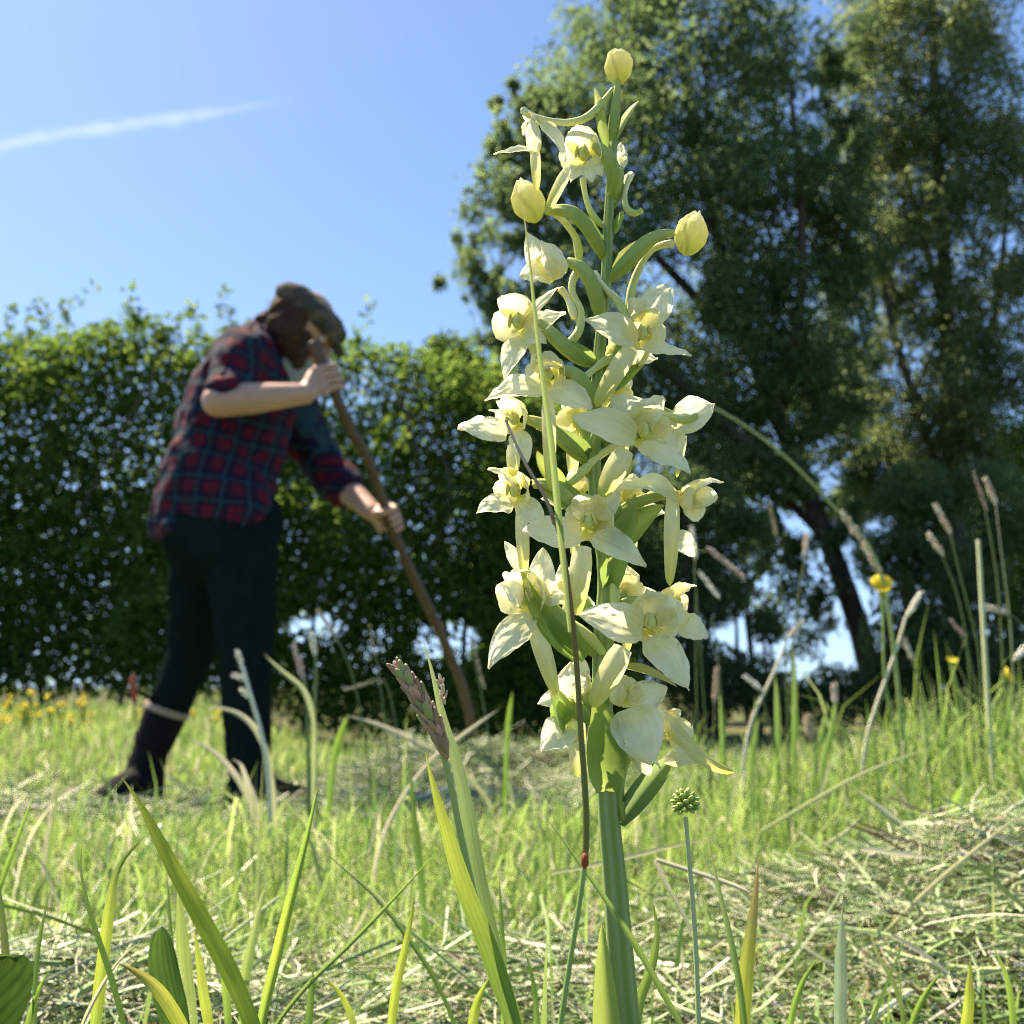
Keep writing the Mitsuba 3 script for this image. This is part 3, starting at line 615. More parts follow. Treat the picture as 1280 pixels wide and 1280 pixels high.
# opening flower with two large sepals seen from behind
flower(z1(440, 1060), 15, (-.6, -.8, 0), seps=[(z1(520, 1110), z1(415, 925), 37, -4, -16, (.4, -1, .3), .14), (z1(440, 1090), z1(350, 890), 30, 8, 2, (-.3, -1, .3), .12), (z1(470, 1130), z1(318, 1085), 44, 2, -6, (-.2, -1, .7), .2)], ov=[S_(z2(680, 250)), S_(z2(655, 130), -14), S_(z2(610, 40), -20), S_(z1(530, 1020), -16)], ovr=12, sp=[S_(z2(570, 40), -8), S_(z2(552, 120), -6), S_(z2(590, 210), -4), S_(z2(585, 285), -6), S_(z2(500, 370), -12)], spr=6, d=-24, seed=14, closed=.9, hd=True)
spur(orchid, [S_(z1(650, 1070), -6), S_(z2(700, 110), -12), S_(z2(755, 165), -18), S_(z2(790, 240), -24)], 6)
spur(orchid, [S_(z2(500, 110), -4), S_(z2(540, 170), -2), S_(z2(560, 240), -4)], 6, (YELLOW, CREAM, YELLOW))
# left, cup shaped, facing left
flower(z2(290, 255), 27, (-.75, -1, -.25), seps=[(z2(400, 290), z2(525, 220), 30, 4, 14, (0, -1, .5)), (z2(385, 330), z2(440, 355), 26, -2, -8), (z2(385, 350), z2(252, 522), 32, 2, -10, (-.3, -1, .3)), (z2(390, 210), z2(492, 105), 14, 6, 14)], lip=(z2(375, 300), z2(395, 420), 18, 0, -4), ov=[S_(z2(650, 440)), S_(z2(560, 400), -10), S_(z2(480, 330), -16), S_(z2(400, 260), -12)], ovr=12, d=-20, seed=15)
# upper right
flower(z2(880, 300), 23, (.30, -1, -.05), seps=[(z2(800, 350), z2(608, 243), 34, 0, -8, (-.1, -1, .2), .10), (z2(850, 400), z2(1082, 408), 24, 0, -2, (0, -1, .5), .05), (z2(880, 240), z2(975, 92), 40, 14, 22, (.1, -1, .4), .16)], lip=(z2(810, 370), z2(655, 632), 25, -2, -14), ov=[S_(z2(690, 470)), S_(z2(740, 430), -6), S_(z2(770, 330), -10), S_(z2(790, 250), -12)], ovr=6, sp=[S_(z2(890, 330), 0), S_(z2(850, 450), 6), S_(z2(790, 500), 10), S_(z2(740, 560), 10)], spr=6, d=-32, seed=16, extra=[(z2(840, 260), z2(830, 150), 26, 12, 16)])
# left, front
flower(z2(430, 490), 22, (-.35, -1, -.2), seps=[(z2(420, 590), z2(163, 608), 38, 0, -12, (-.2, -1, .5), .12), (z2(480, 570), z2(642, 640), 38, 0, -4, (.1, -1, .3), .08), (z2(370, 450), z2(520, 470), 26, 6, 10, (0, -.6, .9), .2)], lip=(z2(445, 580), z2(455, 1010), 18, -2, -12), ov=[S_(z2(640, 640)), S_(z2(620, 560), -16), S_(z2(560, 490), -22), S_(z2(500, 470), -18)], ovr=12, sp=[S_(z2(600, 510), -6), S_(z2(660, 460), -12), S_(z2(730, 410), -20)], spr=6, d=-30, seed=17)
# far left
flower(z2(270, 690), 21, (-.8, -.8, -.25), seps=[(z2(265, 790), z2(42, 730), 34, 0, -10, (-.2, -1, .4), .10), (z2(340, 760), z2(355, 880), 26, 0, -4), (z2(340, 690), z2(180, 650), 16, 4, 0, (0, -.5, 1))], lip=(z2(290, 800), z2(290, 945), 18, -2, -8), ov=[S_(z2(620, 880)), S_(z2(520, 790), -14), S_(z2(430, 720), -18), S_(z2(340, 690), -14)], ovr=11, d=-24, seed=18)
# centre right
flower(z2(885, 735), 25, (.18, -1, -.05), seps=[(z2(790, 770), z2(550, 678), 42, 0, -10, (-.1, -1, .2), .09), (z2(825, 830), z2(1077, 932), 34, 0, -8, (.1, -1, .4), .07), (z2(860, 690), z2(960, 590), 40, 16, 20, (0, -.7, .9), .2), (z2(800, 640), z2(720, 590), 34, 18, 24)], lip=(z2(790, 820), z2(680, 1035), 29, -2, -14), ov=[S_(z2(640, 900)), S_(z2(690, 700), -2), S_(z2(770, 640), 4), S_(z2(860, 680), 0)], ovr=8, sp=[S_(z2(780, 800), 0), S_(z2(690, 840), -2), S_(z2(600, 920), -8), S_(z2(530, 980), -14)], spr=7, d=-34, seed=19)
# right, seen from behind
flower(z2(1060, 660), 14, (.8, .5, 0), seps=[(z2(1010, 740), z2(1185, 620), 42, -4, 6, (.1, -1, .3), .16), (z2(1000, 720), z2(985, 850), 20, 2, 4), (z2(1040, 750), z2(1020, 860), 13, 0, -2)], lip=(z2(1050, 760), z2(1015, 950), 10, 4, 0), ov=[S_(z2(700, 800), 10), S_(z2(800, 700), 22), S_(z2(930, 650), 14), S_(z2(1020, 680), 6)], ovr=7, sp=[S_(z2(1000, 690), -6), S_(z2(950, 665), -10), S_(z2(1040, 690), -12), S_(z2(1105, 672), -14)], spr=6, d=0, hd=False, seed=20)
# left, under the far left one
flower(z2(275, 1010), 22, (-.75, -.9, -.2), seps=[(z2(300, 1080), z2(126, 1108), 34, 0, -10, (-.2, -1, .5), .10), (z2(370, 1060), z2(420, 1170), 30, 2, 2), (z2(360, 990), z2(175, 912), 20, 2, -4, (0, -.6, 1), .15)], lip=(z2(325, 1090), z3(340, 372), 17, -2, -10), ov=[S_(z2(640, 1060)), S_(z2(560, 1060), -12), S_(z2(480, 1000), -18), S_(z2(380, 980), -14)], ovr=11, d=-24, seed=21)
# middle, facing the viewer
flower(z3(625, 110), 25, (0, -1, -.08), seps=[(z3(570, 190), z3(330, 158), 40, 0, -6, (-.1, -1, .25), .07), (z3(660, 200), z3(882, 312), 40, 0, -8, (.1, -1, .35), .07), (z3(640, 60), z3(560, -10), 34, 12, 16), (z3(680, 50), z3(765, -20), 30, 12, 16)], lip=(z3(600, 220), z3(570, 530), 27, -2, -16), ov=[S_(z3(680, 330)), S_(z3(720, 200), 4), S_(z3(710, 80), 10), S_(z3(640, 60), 0)], ovr=10, sp=[S_(z3(660, 150), 2), S_(z3(720, 300), 0), S_(z3(740, 420), -8), S_(z3(738, 520), -14)], spr=7, d=-38, seed=22)
# right, side view with a long hanging lip
flower(z2(1110, 1050), 19, (.85, -.45, -.1), seps=[(z2(1040, 1000), z2(1225, 972), 22, 0, 4, (0, -.7, 1), .22), (z2(960, 1030), z2(715, 1005), 34, 4, 12, (0, -.8, .8), .16), (z3(1000, 170), z3(1095, 268), 26, 8, 14)], lip=(z2(1000, 1040), z3(985, 402), 20, -2, -6), ov=[S_(z2(700, 1180), 4), S_(z2(800, 1080), 2), S_(z2(900, 1040), 0), S_(z2(1040, 1020), 0)], ovr=8, sp=[S_(z2(1000, 1010), 4), S_(z2(960, 1000), 6), S_(z2(860, 1060), 6), S_(z2(760, 1150), 0)], spr=6, d=-12, seed=23, extra=[(z2(1080, 1080), z2(1195, 1020), 26, 0, 0), (z2(1060, 1060), z2(1110, 1145), 28, 0, 0)])
# left, with two tall sepals
flower(z3(318, 455), 27, (-.65, -1, -.2), shift=.2, seps=[(z3(392, 545), z3(178, 765), 38, -4, -14, (-.3, -1, .4), .10), (z3(430, 460), z3(420, 230), 32, 4, 10, (.1, -1, .2), .12), (z3(330, 470), z3(215, 400), 34, -4, -10, (-.3, -.7, .8), .22), (z3(330, 280), z3(250, 200), 18, 10, 6), (z3(460, 450), z3(520, 440), 22, 4, 0)], lip=(z3(378, 545), z3(482, 890), 23, -4, -10), ov=[S_(z3(700, 720)), S_(z3(600, 640), -8), S_(z3(480, 520), -14), S_(z3(370, 420), -10)], ovr=12, sp=[S_(z3(400, 470), -4), S_(z3(540, 560), -14), S_(z3(620, 620), -16), S_(z3(690, 700), -16)], spr=7, d=-26, seed=24)
# big one at right
flower(z3(915, 560), 26, (.28, -1, -.05), seps=[(z3(820, 590), z3(578, 528), 44, 0, -12, (-.1, -1, .2), .06), (z3(860, 660), z3(1072, 866), 44, 0, -10, (.2, -1, .3), .07), (z3(960, 560), z3(880, 415), 48, 14, 18, (0, -1, .5), .1), (z3(960, 520), z3(1040, 470), 34, 16, 22)], lip=(z3(780, 670), z3(640, 940), 30, -2, -16), ov=[S_(z3(700, 690)), S_(z3(740, 560), 6), S_(z3(800, 470), 12), S_(z3(900, 470), 6)], ovr=9, sp=[S_(z3(850, 600), 4), S_(z3(760, 560), 8), S_(z3(740, 480), 8), S_(z3(730, 400), 6)], spr=7, d=-38, seed=25)
flower(z3(1030, 480), 20, (.8, -.5, -.2), seps=[(z3(1000, 600), z3(1157, 630), 34, 0, 0, (.1, -1, .3), .08), (z3(960, 420), z3(1105, 400), 22, 6, 10, (0, -.6, 1), .15), (z3(1010, 500), z3(1020, 585), 24, -2, -6)], lip=(z3(980, 610), z3(990, 730), 18, 2, 0), ov=[S_(z3(690, 640), 12), S_(z3(760, 540), 24), S_(z3(860, 480), 22), S_(z3(960, 470), 12)], ovr=9, d=6, seed=26)
# lowest flowers
flower(z3(790, 880), 16, (-.1, -1, .1), seps=[(z3(830, 940), z3(975, 850), 36, 2, 8, (0, -1, .2), .08), (z3(800, 970), z3(905, 1195), 56, 0, -8, (0, -1, .15), .06), (z3(740, 940), z3(735, 780), 17, 2, 4), (z3(790, 1080), z3(945, 1215), 22, 6, 6, (0, -.6, 1))], lip=(z3(800, 960), z3(780, 1050), 14, 2, 0), ov=[S_(z3(700, 960), 0), S_(z3(720, 860), 6), S_(z3(760, 800), 6), S_(z3(790, 830), 0)], ovr=8, d=-32, seed=27)
flower(z3(1010, 1030), 17, (.6, -.8, .1), seps=[(z3(960, 1110), z3(1090, 1090), 30, 0, 4, (0, -1, .4), .1), (z3(960, 1180), z3(1190, 1185), 24, 4, 4, (0, -.8, .7), .05)], lip=(z3(900, 950), z3(1277, 1227), 19, -8, -6, .02, [z3(990, 1010), z3(1090, 1130)]), ov=[S_(z4(735, 420), 0), S_(z3(800, 1150), 14), S_(z3(880, 1090), 14), S_(z3(960, 1050), 8)], ovr=9, d=-10, seed=28, extra=[(z3(990, 1000), z3(1080, 1080), 24, 0, -4), (z3(980, 960), z3(1010, 1030), 20, 0, -4), (z3(760, 1060), z3(900, 1240), 20, -4, 0)])
flower(z3(545, 850), 17, (-.1, -1, 0), seps=[(z3(545, 900), z3(545, 735), 38, 2, 2, (0, -1, .4), .16), (z3(545, 1020), z3(413, 1135), 40, 0, -8, (-.1, -1, .4), .1), (z3(500, 1030), z3(578, 1090), 30, 2, 0)], lip=(z3(560, 1080), z4(545, 240), 16, 2, 0), ov=[S_(z3(660, 1010), 0), S_(z3(600, 960), 6), S_(z3(560, 920), 4)], ovr=10, d=-8, hd=False, seed=29)
# flowers on the far side of the stem
for (q, nn, d0, s0) in (((716, 528), (-.4, .9, .1), 30, 41), ((772, 500), (.5, .8, 0), 32, 42), ((722, 622), (-.5, .8, 0), 32, 43), ((786, 628), (.6, .8, 0), 26, 44), ((712, 742), (-.6, .8, 0), 30, 45), ((784, 742), (.5, .9, .1), 32, 46), ((718, 860), (-.3, .9, 0), 28, 47), ((776, 446), (.4, .9, .1), 30, 48)):
    sx = 1 if nn[0] > 0 else -1; k0 = (s0 * 7) % 5 - 2
    flower(q, 19, nn, seps=[((q[0], q[1] + 6), (q[0] + sx * 46, q[1] + 8 + 6 * k0), 28, 0, 8), ((q[0], q[1] + 6), (q[0] - sx * 34, q[1] + 20 - 4 * k0), 28, 0, 8), ((q[0], q[1] - 8), (q[0] + 6 * k0, q[1] - 36), 28, -6, -2)],
           lip=((q[0], q[1] + 10), (q[0] + 5 * k0, q[1] + 74), 18, 4, 10), ov=[(752 + (q[0] - 752) * .1, q[1] + 44, 2), (752 + (q[0] - 752) * .6, q[1] + 10, 14), (q[0], q[1] - 4, d0 - 16)], ovr=9, d=d0, seed=s0, shift=0)
# bracts
bract(z4(665, 300), z3(640, 880), 46, [z3(700, 1240), z3(690, 1050)], d0=-19, d1=-30, cup=.25, cols=([.36, .45, .10], BRG, [.30, .42, .09], [.42, .52, .12]), seed=3)
bract(z3(720, 420), z2(832, 1020), 34, [z3(760, 220), z3(810, 90)], d0=-6, d1=-26, seed=4)
bract(z3(760, 250), z3(962, 40), 30, [z3(850, 130)], d0=2, d1=6, seed=5)
bract(z3(560, 720), z3(330, 330), 25, [z3(440, 590), z3(370, 460)], d0=-6, d1=-34, seed=6)
bract(z3(610, 720), z3(395, 450), 34, [z3(500, 600)], d0=-4, d1=-10, seed=7)
bract(z2(600, 1110), z2(370, 960), 34, [z2(490, 1040)], d0=-6, d1=-12, seed=8)
bract(z2(520, 1000), z2(395, 830), 24, [z2(440, 930)], d0=-6, d1=-18, cols=(BRG, [.45, .54, .13], [.5, .56, .15]), seed=9)
bract(z2(640, 880), z2(470, 720), 26, [z2(560, 820)], d0=-4, d1=-8, seed=10)
bract(z2(655, 640), z2(500, 470), 24, None, d0=-4, d1=-16, cols=([.26, .30, .08], [.22, .22, .07], [.20, .15, .06]), seed=11)
bract(z2(660, 460), z2(450, 330), 26, [z2(560, 410)], d0=-2, d1=-8, seed=12)
bract(z2(740, 560), z2(870, 440), 18, None, d0=2, d1=4, seed=13)
bract(z2(760, 960), z2(820, 870), 18, None, d0=2, d1=4, seed=14)
bract(z1(690, 1010), z1(500, 770), 19, [z1(600, 860)], d0=4, d1=0, seed=15)
bract(z1(720, 1100), z1(900, 915), 18, [z1(810, 990)], d0=8, d1=6, seed=16, cols=(BRG, [.22, .24, .08], [.26, .22, .08]))
bract(z2(680, 250), z2(560, 10), 20, [z2(640, 120)], d0=4, d1=0, seed=17, cols=(BRG, [.24, .23, .08], [.22, .17, .06]))
bract(z3(480, 1000), z3(560, 900), 30, None, d0=-4, d1=-4, seed=18)
bract(z3(560, 1080), z3(450, 830), 26, [z3(510, 960)], d0=-2, d1=-12, seed=19)
bract(z3(770, 760), z3(1020, 850), 16, [z3(880, 800)], d0=-30, d1=-38, up=(0, -.7, .8), cols=([.4, .46, .12], [.55, .55, .2], [.6, .58, .25]), seed=20)
m, c = petal(A(z4(725, 440), 6), A(z4(945, 165), 24), 30 * MM, (-.3, -1, .2), .03, .5, .03, (.4, .5), .5, ([.17, .25, .09], [.22, .31, .11], [.30, .40, .13]), 18, 9, 77)
part(orchid, 'leaf', m, 'leaf_skin', c, label='folded dark green stem leaf standing out below the flowers')
m, c = petal(A(z4(800, 1420), 6), A(z4(848, 745), -10), 17 * MM, (-.3, -1, .2), -.12, .5, .03, (.3, .6), .8, ([.20, .29, .08], [.22, .31, .08], [.16, .2, .06]), 18, 9, 78)
m, c = petal(A(z4(690, 1560), -24), A(z4(648, 860), -22), 34 * MM, (-.2, -1, .1), .02, .3, .03, (.25, .8), .9, ([.36, .46, .10], [.38, .48, .11], [.42, .52, .13]), 18, 9, 79)
part(orchid, 'leaf', m, 'leaf_skin', c, label='bright sheathing leaf wrapped round the foot of the stem')

# ---------------------------------------------------------------- the person with the scythe
def sph(p, r): return m3.Manifold.sphere(float(r), 20).translate([float(q) for q in p])
def bone(*pr): return m3.Manifold.batch_hull([sph(p, r) for p, r in pr])
def ell(p, rad, rot=None):
    e = m3.Manifold.sphere(1.0, 28).scale([float(q) for q in rad])
    if rot is not None: e = e.transform(np.hstack([np.asarray(rot).T, np.zeros((3, 1))]).tolist())
    return e.translate([float(q) for q in p])
def fuse(ms): return m3.Manifold.batch_boolean(ms, m3.OpType.Add)
def cyl(p, q, r1, r2):
    p, q = np.asarray(p, float), np.asarray(q, float); d = unit(q - p); a = unit(np.cross(d, [0.2, 1, 0])); b = np.cross(d, a); t = np.linspace(0, 2 * np.pi, 28, endpoint=False)[:, None]
    ring = np.cos(t) * a + np.sin(t) * b
    return m3.Manifold.hull_points(np.vstack([p + ring * r1, q + ring * r2]).tolist())
def smoothmesh(M, edge, it=8, lap=None):
    mm = M.refine_to_length(edge).to_mesh()
    t = trimesh.Trimesh(mm.vert_properties[:, :3], mm.tri_verts, process=True)
    trimesh.smoothing.filter_taubin(t, lamb=0.5, nu=0.52, iterations=it)
    return t
def wrinkle(t, amp, freq, seed, stretch=(1, 1, 1)):
    t.vertices = t.vertices + t.vertex_normals * (amp * (meshkit.fbm(t.vertices * freq * np.array(stretch), 3, seed) - 0.5) * 2)[:, None]
    return t


YP = 3.0
J = lambda px, py, dy=0.0: at(px, py, YP + dy)
person = thing('person', 'person in flat cap and red checked shirt bent over a wooden scythe pole', 'person')
sh_r, el_r, wr_r = J(300, 447, -.17), J(272, 502, -.30), J(383, 492, -.24)
sh_l, el_l, wr_l = J(348, 470, .15), J(420, 600, .20), J(466, 640, .06)
neck, headc = J(335, 425), J(377, 411, 0)
chest, belly, hips = J(303, 492), J(275, 590), J(288, 672)
hip_r, kn_r, an_r = J(296, 690, -.07), J(308, 830, -.10), J(312, 985, -.08)
hip_l, kn_l, an_l = J(264, 690, .08), J(240, 812, .12), J(182, 952, .12)
hu, hf = unit([.57, .05, .82]), unit([.82, .05, -.573]); hs = np.cross(hu, hf); hs = hs * (-1 if hs[1] > 0 else 1)       # head: crown, face, right side
HR = np.stack([hf, hs, hu])
hp = lambda f_, s_, u_: headc + hf * f_ + hs * s_ + hu * u_
# pole of the scythe (needed for the grips)
snath_px = [(391, 430, -.20), (411, 472, -.19), (431, 520, -.16), (459, 574, -.09), (480, 630, 0), (502, 688, .08), (531, 750, .18), (558, 808, .27), (578, 860, .34), (590, 915, .42)]
snath = spline([J(*q) for q in snath_px], 60)
def on_pole(pt):
    k = np.argmin(np.linalg.norm(snath - pt, axis=1)); k = min(max(k, 1), 58); return snath[k], unit(snath[k + 1] - snath[k - 1])


def grip_hand(near, wrist, sidev):
    """A fist closed round the pole: palm, four curled fingers one below the other, a thumb across."""
    c, ax = on_pole(near); pr = 0.019
    w = wrist - c; w = unit(w - ax * (w @ ax)); q = np.cross(ax, w)
    if q @ sidev < 0: q = -q
    ms = []
    palm_c = c + w * (pr + .016)
    knuck = [palm_c + q * .012 + w * .004 + ax * (k - 1.5) * .021 for k in range(4)]
    ms.append(bone((wrist, .026), (palm_c + ax * .018 + w * .012, .019), (palm_c - ax * .022 + w * .012, .019)))
    ms.append(bone((knuck[0], .014), (knuck[3], .0125), (palm_c - q * .018 + ax * .02, .014), (palm_c - q * .018 - ax * .02, .014)))
    for k in range(4):
        o = ax * (k - 1.5) * .0205; r = (.0095, .010, .0095, .0085)[k]; R_ = pr + r * 0.85
        angs = np.radians([25, 85, 150, 205 - 8 * (k == 3)])
        jn = [knuck[k]] + [c + o + (w * math.cos(a) + q * math.sin(a)) * R_ * (1.12 if i == 1 else 1) for i, a in enumerate(angs[1:])]
        for a, b, ra, rb in zip(jn[:-1], jn[1:], (r * 1.15, r * 1.05, r), (r * 1.05, r, r * .85)): ms.append(bone((a, ra), (b, rb)))
    o = -ax * .036; R_ = pr + .010
    th = [palm_c - q * .012 - ax * .022, c + o + (w * math.cos(-1.1) + q * math.sin(-1.1)) * R_ * 1.15, c + o + (w * math.cos(-2.1) + q * math.sin(-2.1)) * R_, c + o * 1.1 + (w * math.cos(-2.9) + q * math.sin(-2.9)) * R_]
    for a, b, ra, rb in zip(th[:-1], th[1:], (.014, .0115, .0105), (.0115, .0105, .009)): ms.append(bone((a, ra), (b, rb)))
    return ms


ms = [bone((chest, .125), (belly, .12)), bone((belly, .12), (hips, .125)), bone((sh_r, .06), (sh_l, .06), (chest, .12)), bone((neck, .058), (hp(-.03, 0, -.07), .055)), bone((J(318, 440), .075), (neck, .058)),
      bone((sh_r, .055), (el_r, .043)), bone((el_r, .043), (el_r * .65 + wr_r * .35, .044), ), bone((el_r * .65 + wr_r * .35, .044), (wr_r, .029)),
      bone((sh_l, .055), (el_l, .043)), bone((el_l, .043), (el_l * .65 + wr_l * .35, .043)), bone((el_l * .65 + wr_l * .35, .043), (wr_l, .029)),
      bone((hip_r, .095), (kn_r, .06)), bone((kn_r, .06), (kn_r * .7 + an_r * .3, .06)), bone((kn_r * .7 + an_r * .3, .06), (an_r, .04)), bone((hip_l, .095), (kn_l, .06)), bone((kn_l, .058), (kn_l * .7 + an_l * .3, .056)), bone((kn_l * .7 + an_l * .3, .056), (an_l, .038)), bone((hips, .12), (hip_r, .095)), bone((hips, .12), (hip_l, .095)),
      ell(hp(-.012, 0, .02), (.098, .077, .105), HR), ell(hp(.032, 0, -.04), (.062, .058, .085), HR), bone((hp(.06, 0, -.105), .024), (hp(.0, .045, -.07), .02), (hp(.0, -.045, -.07), .02)),
      bone((hp(.092, 0, .012), .010), (hp(.112, 0, -.032), .014)), bone((hp(.104, .012, -.034), .008), (hp(.104, -.012, -.034), .008)), bone((hp(.088, .036, .024), .010), (hp(.088, -.036, .024), .010)),
      bone((hp(.090, .018, -.066), .0075), (hp(.094, 0, -.064), .008), (hp(.090, -.018, -.066), .0075)), bone((hp(.086, .016, -.078), .008), (hp(.09, 0, -.079), .009), (hp(.086, -.016, -.078), .008))]
for s_ in (1, -1): ms.append(ell(hp(-.008, .078 * s_, -.012), (.019, .009, .031), HR)); ms.append(ell(hp(.062, .036 * s_, -.03), (.024, .02, .022), HR))
ms += grip_hand(J(408, 478, -.19), wr_r, np.array([0, -1, .2])) + grip_hand(J(486, 647, .02), wr_l, np.array([.3, 1, 0]))
put(person, smoothmesh(fuse(ms), .009, 8), 'skin')
for s_ in (1, -1):
    part(person, 'eye', blob(hp(.082, .032 * s_, .004), (hf, hs, hu), (.011, .012, .010)), 'eye_white')
# hair: back of the head, side, and a short tail on the neck
hh_ = fuse([ell(hp(-.028, 0, .012), (.096, .086, .10), HR), bone((hp(-.07, 0, -.02), .05), (hp(-.10, 0, -.05), .036), (J(338, 416), .034)), bone((hp(.0, .072, .02), .024), (hp(.02, .070, -.06), .022), (hp(-.05, .06, -.05), .03)), bone((hp(.0, -.072, .02), .024), (hp(.02, -.070, -.06), .022), (hp(-.05, -.06, -.05), .03)), bone((J(343, 408), .036), (J(329, 419, -.02), .026))])
part(person, 'hair', wrinkle(smoothmesh(hh_, .011, 4), .010, 30, 3), 'hair_brown')
bd = fuse([bone((hp(.058, 0, -.115), .03), (hp(.02, .056, -.075), .026), (hp(.02, -.056, -.075), .026)), bone((hp(.03, .058, -.04), .018), (hp(.06, .05, -.085), .02)), bone((hp(.03, -.058, -.04), .018), (hp(.06, -.05, -.085), .02)), bone((hp(.05, 0, -.10), .042), (hp(.05, 0, -.125), .032)), bone((hp(.045, .052, -.03), .024), (hp(.07, .04, -.10), .026)), bone((hp(.045, -.052, -.03), .024), (hp(.07, -.04, -.10), .026)), bone((hp(.085, .02, -.088), .014), (hp(.085, -.02, -.088), .014), (hp(.06, 0, -.12), .032))])
part(person, 'beard', wrinkle(smoothmesh(bd, .009, 4), .008, 40, 4), 'hair_brown')
cap_ = fuse([ell(hp(.010, 0, .052), (.118, .104, .052), HR), ell(hp(-.035, 0, .058), (.104, .104, .056), HR), bone((hp(.05, .075, .04), .012), (hp(.05, -.075, .04), .012), (hp(.105, .04, .045), .012), (hp(.105, -.04, .045), .012))])
cap = part(person, 'cap', wrinkle(smoothmesh(cap_, .010, 6), .006, 22, 5), 'cap_tweed')
part(cap, 'peak', smoothmesh(bone((hp(.085, .078, .035), .014), (hp(.085, -.078, .035), .014), (hp(.128, .055, .016), .010), (hp(.128, -.055, .016), .010), (hp(.146, 0, .010), .010)), .012, 3), 'cap_tweed')
part(cap, 'button', blob(hp(.0, 0, .112), (hf, hs, hu), (.010, .010, .006), _ico1), 'cap_tweed')
# clothes
us = fuse([bone((chest, .130), (J(366, 462, .0), .045), (J(342, 510), .07)), bone((J(377, 463), .048), (J(360, 506), .030), (J(342, 512), .06)), bone((belly, .135), (J(268, 630), .125), (J(272, 652, -.03), .115))])
part(person, 'undershirt', wrinkle(smoothmesh(us, .016, 6), .010, 9, 6), 'undershirt_cloth')
sh = fuse([bone((J(318, 438), .092), (J(300, 445, -.16), .072), (J(345, 466, .15), .075), (chest, .150), (J(328, 500), .105)),
           bone((chest, .155), (belly, .152), (J(298, 590), .122), (J(325, 510), .105)), bone((belly, .160), (J(250, 636), .138), (J(275, 642), .12), (J(316, 625), .065), (J(300, 640, -.1), .09), (J(300, 640, .1), .09)), bone((J(247, 622), .12), (J(200, 664, .02), .030), (J(222, 656, -.10), .03), (J(222, 656, .12), .03)), bone((J(312, 620), .07), (J(322, 652, -.05), .028), (J(318, 648, .10), .03), (J(300, 640), .1)),
           bone((sh_r, .078), (J(288, 470, -.24), .074)), bone((J(288, 470, -.24), .072), (el_r * .88 + sh_r * .12 + [.012, 0, .012], .062)),
           bone((sh_l, .078), (J(385, 545, .19), .075)), bone((J(385, 545, .19), .075), (el_l, .062)), bone((el_l, .062), (el_l * .72 + wr_l * .28, .052)), bone((J(325, 428, 0), .075), (J(338, 430), .068))])
st_ = wrinkle(wrinkle(smoothmesh(sh, .012, 10), .030, 5.5, 7, (1, 1, .8)), .012, 17, 8)
ax_ = unit(J(305, 470) - J(265, 640)); rel = st_.vertices - belly
vv = rel @ ax_; e1 = unit(np.cross(ax_, [0, 1, 0])); e2 = np.cross(ax_, e1)
uu = np.arctan2(rel @ e2, rel @ e1 * 1.0 + .02) * 0.155
part(person, 'shirt', st_, 'tartan', smooth=True, uv=np.stack([uu + 3.0 + .055 * meshkit.fbm(st_.vertices * 8, 3, 51), vv + 3.0 + .055 * meshkit.fbm(st_.vertices * 8, 3, 52)], -1))
cr, cd = el_r * .80 + sh_r * .20 + [.006, 0, .008], unit(sh_r - el_r)
tr = fuse([bone((J(292, 655), .145), (J(270, 668), .15), (hip_r, .118), (hip_l, .118)), bone((hip_r + [.012, 0, 0], .112), (kn_r, .070)), bone((kn_r, .070), (kn_r * .35 + an_r * .65, .060)), bone((kn_r * .35 + an_r * .65, .060), (an_r + [0, 0, .0], .053)), bone((hip_l, .112), (kn_l, .076)), bone((kn_l, .076), (kn_l * .75 + an_l * .25, .070)), cyl(kn_l * .85 + an_l * .15, kn_l * .46 + an_l * .54, .070, .066)])
part(person, 'trousers', wrinkle(wrinkle(smoothmesh(tr, .016, 8), .013, 7, 9, (1, 1, .5)), .005, 22, 10), 'trouser_cloth')
def tipped(a, b, k): return a * (1 - k) + b * k
part(person, 'sock', smoothmesh(cyl(tipped(kn_l, an_l, .52), tipped(kn_l, an_l, .575), .068, .067), .010, 2), 'sock_wool', label='pale sock edge between trouser cuff and dark boot')
bl = fuse([cyl(tipped(kn_l, an_l, .56), tipped(kn_l, an_l, .86), .064, .056), bone((tipped(kn_l, an_l, .85), .052), (J(180, 968, .12), .056)), bone((J(182, 968, .12), .054), (J(176, 984, .11), .048), (J(192, 992, .12), .030)), bone((J(180, 975, .11), .05), (J(148, 988, .04), .042), (J(134, 996, 0), .032)), bone((J(192, 997, .12), .022), (J(130, 1003, 0), .022), (J(160, 1003, .0), .022))])
part(person, 'boot', smoothmesh(bl, .010, 6), 'boot_rubber')
g_r = float(terrain(an_r[0], an_r[1]))
fr = np.array([an_r[0], an_r[1], g_r])
br = fuse([bone((tipped(kn_r, an_r, .72), .058), (fr + [0, 0, .09], .056)), bone((fr + [0, 0, .085], .056), (fr + [-.03, 0, .035], .040), (fr + [.06, -.03, .045], .045)), bone((fr + [.05, -.03, .045], .045), (fr + [.17, -.07, .03], .034)), bone((fr + [-.05, .01, .014], .022), (fr + [.19, -.08, .014], .024), (fr + [.10, -.07, .014], .03))])
part(person, 'boot', smoothmesh(br, .010, 6), 'boot_rubber')

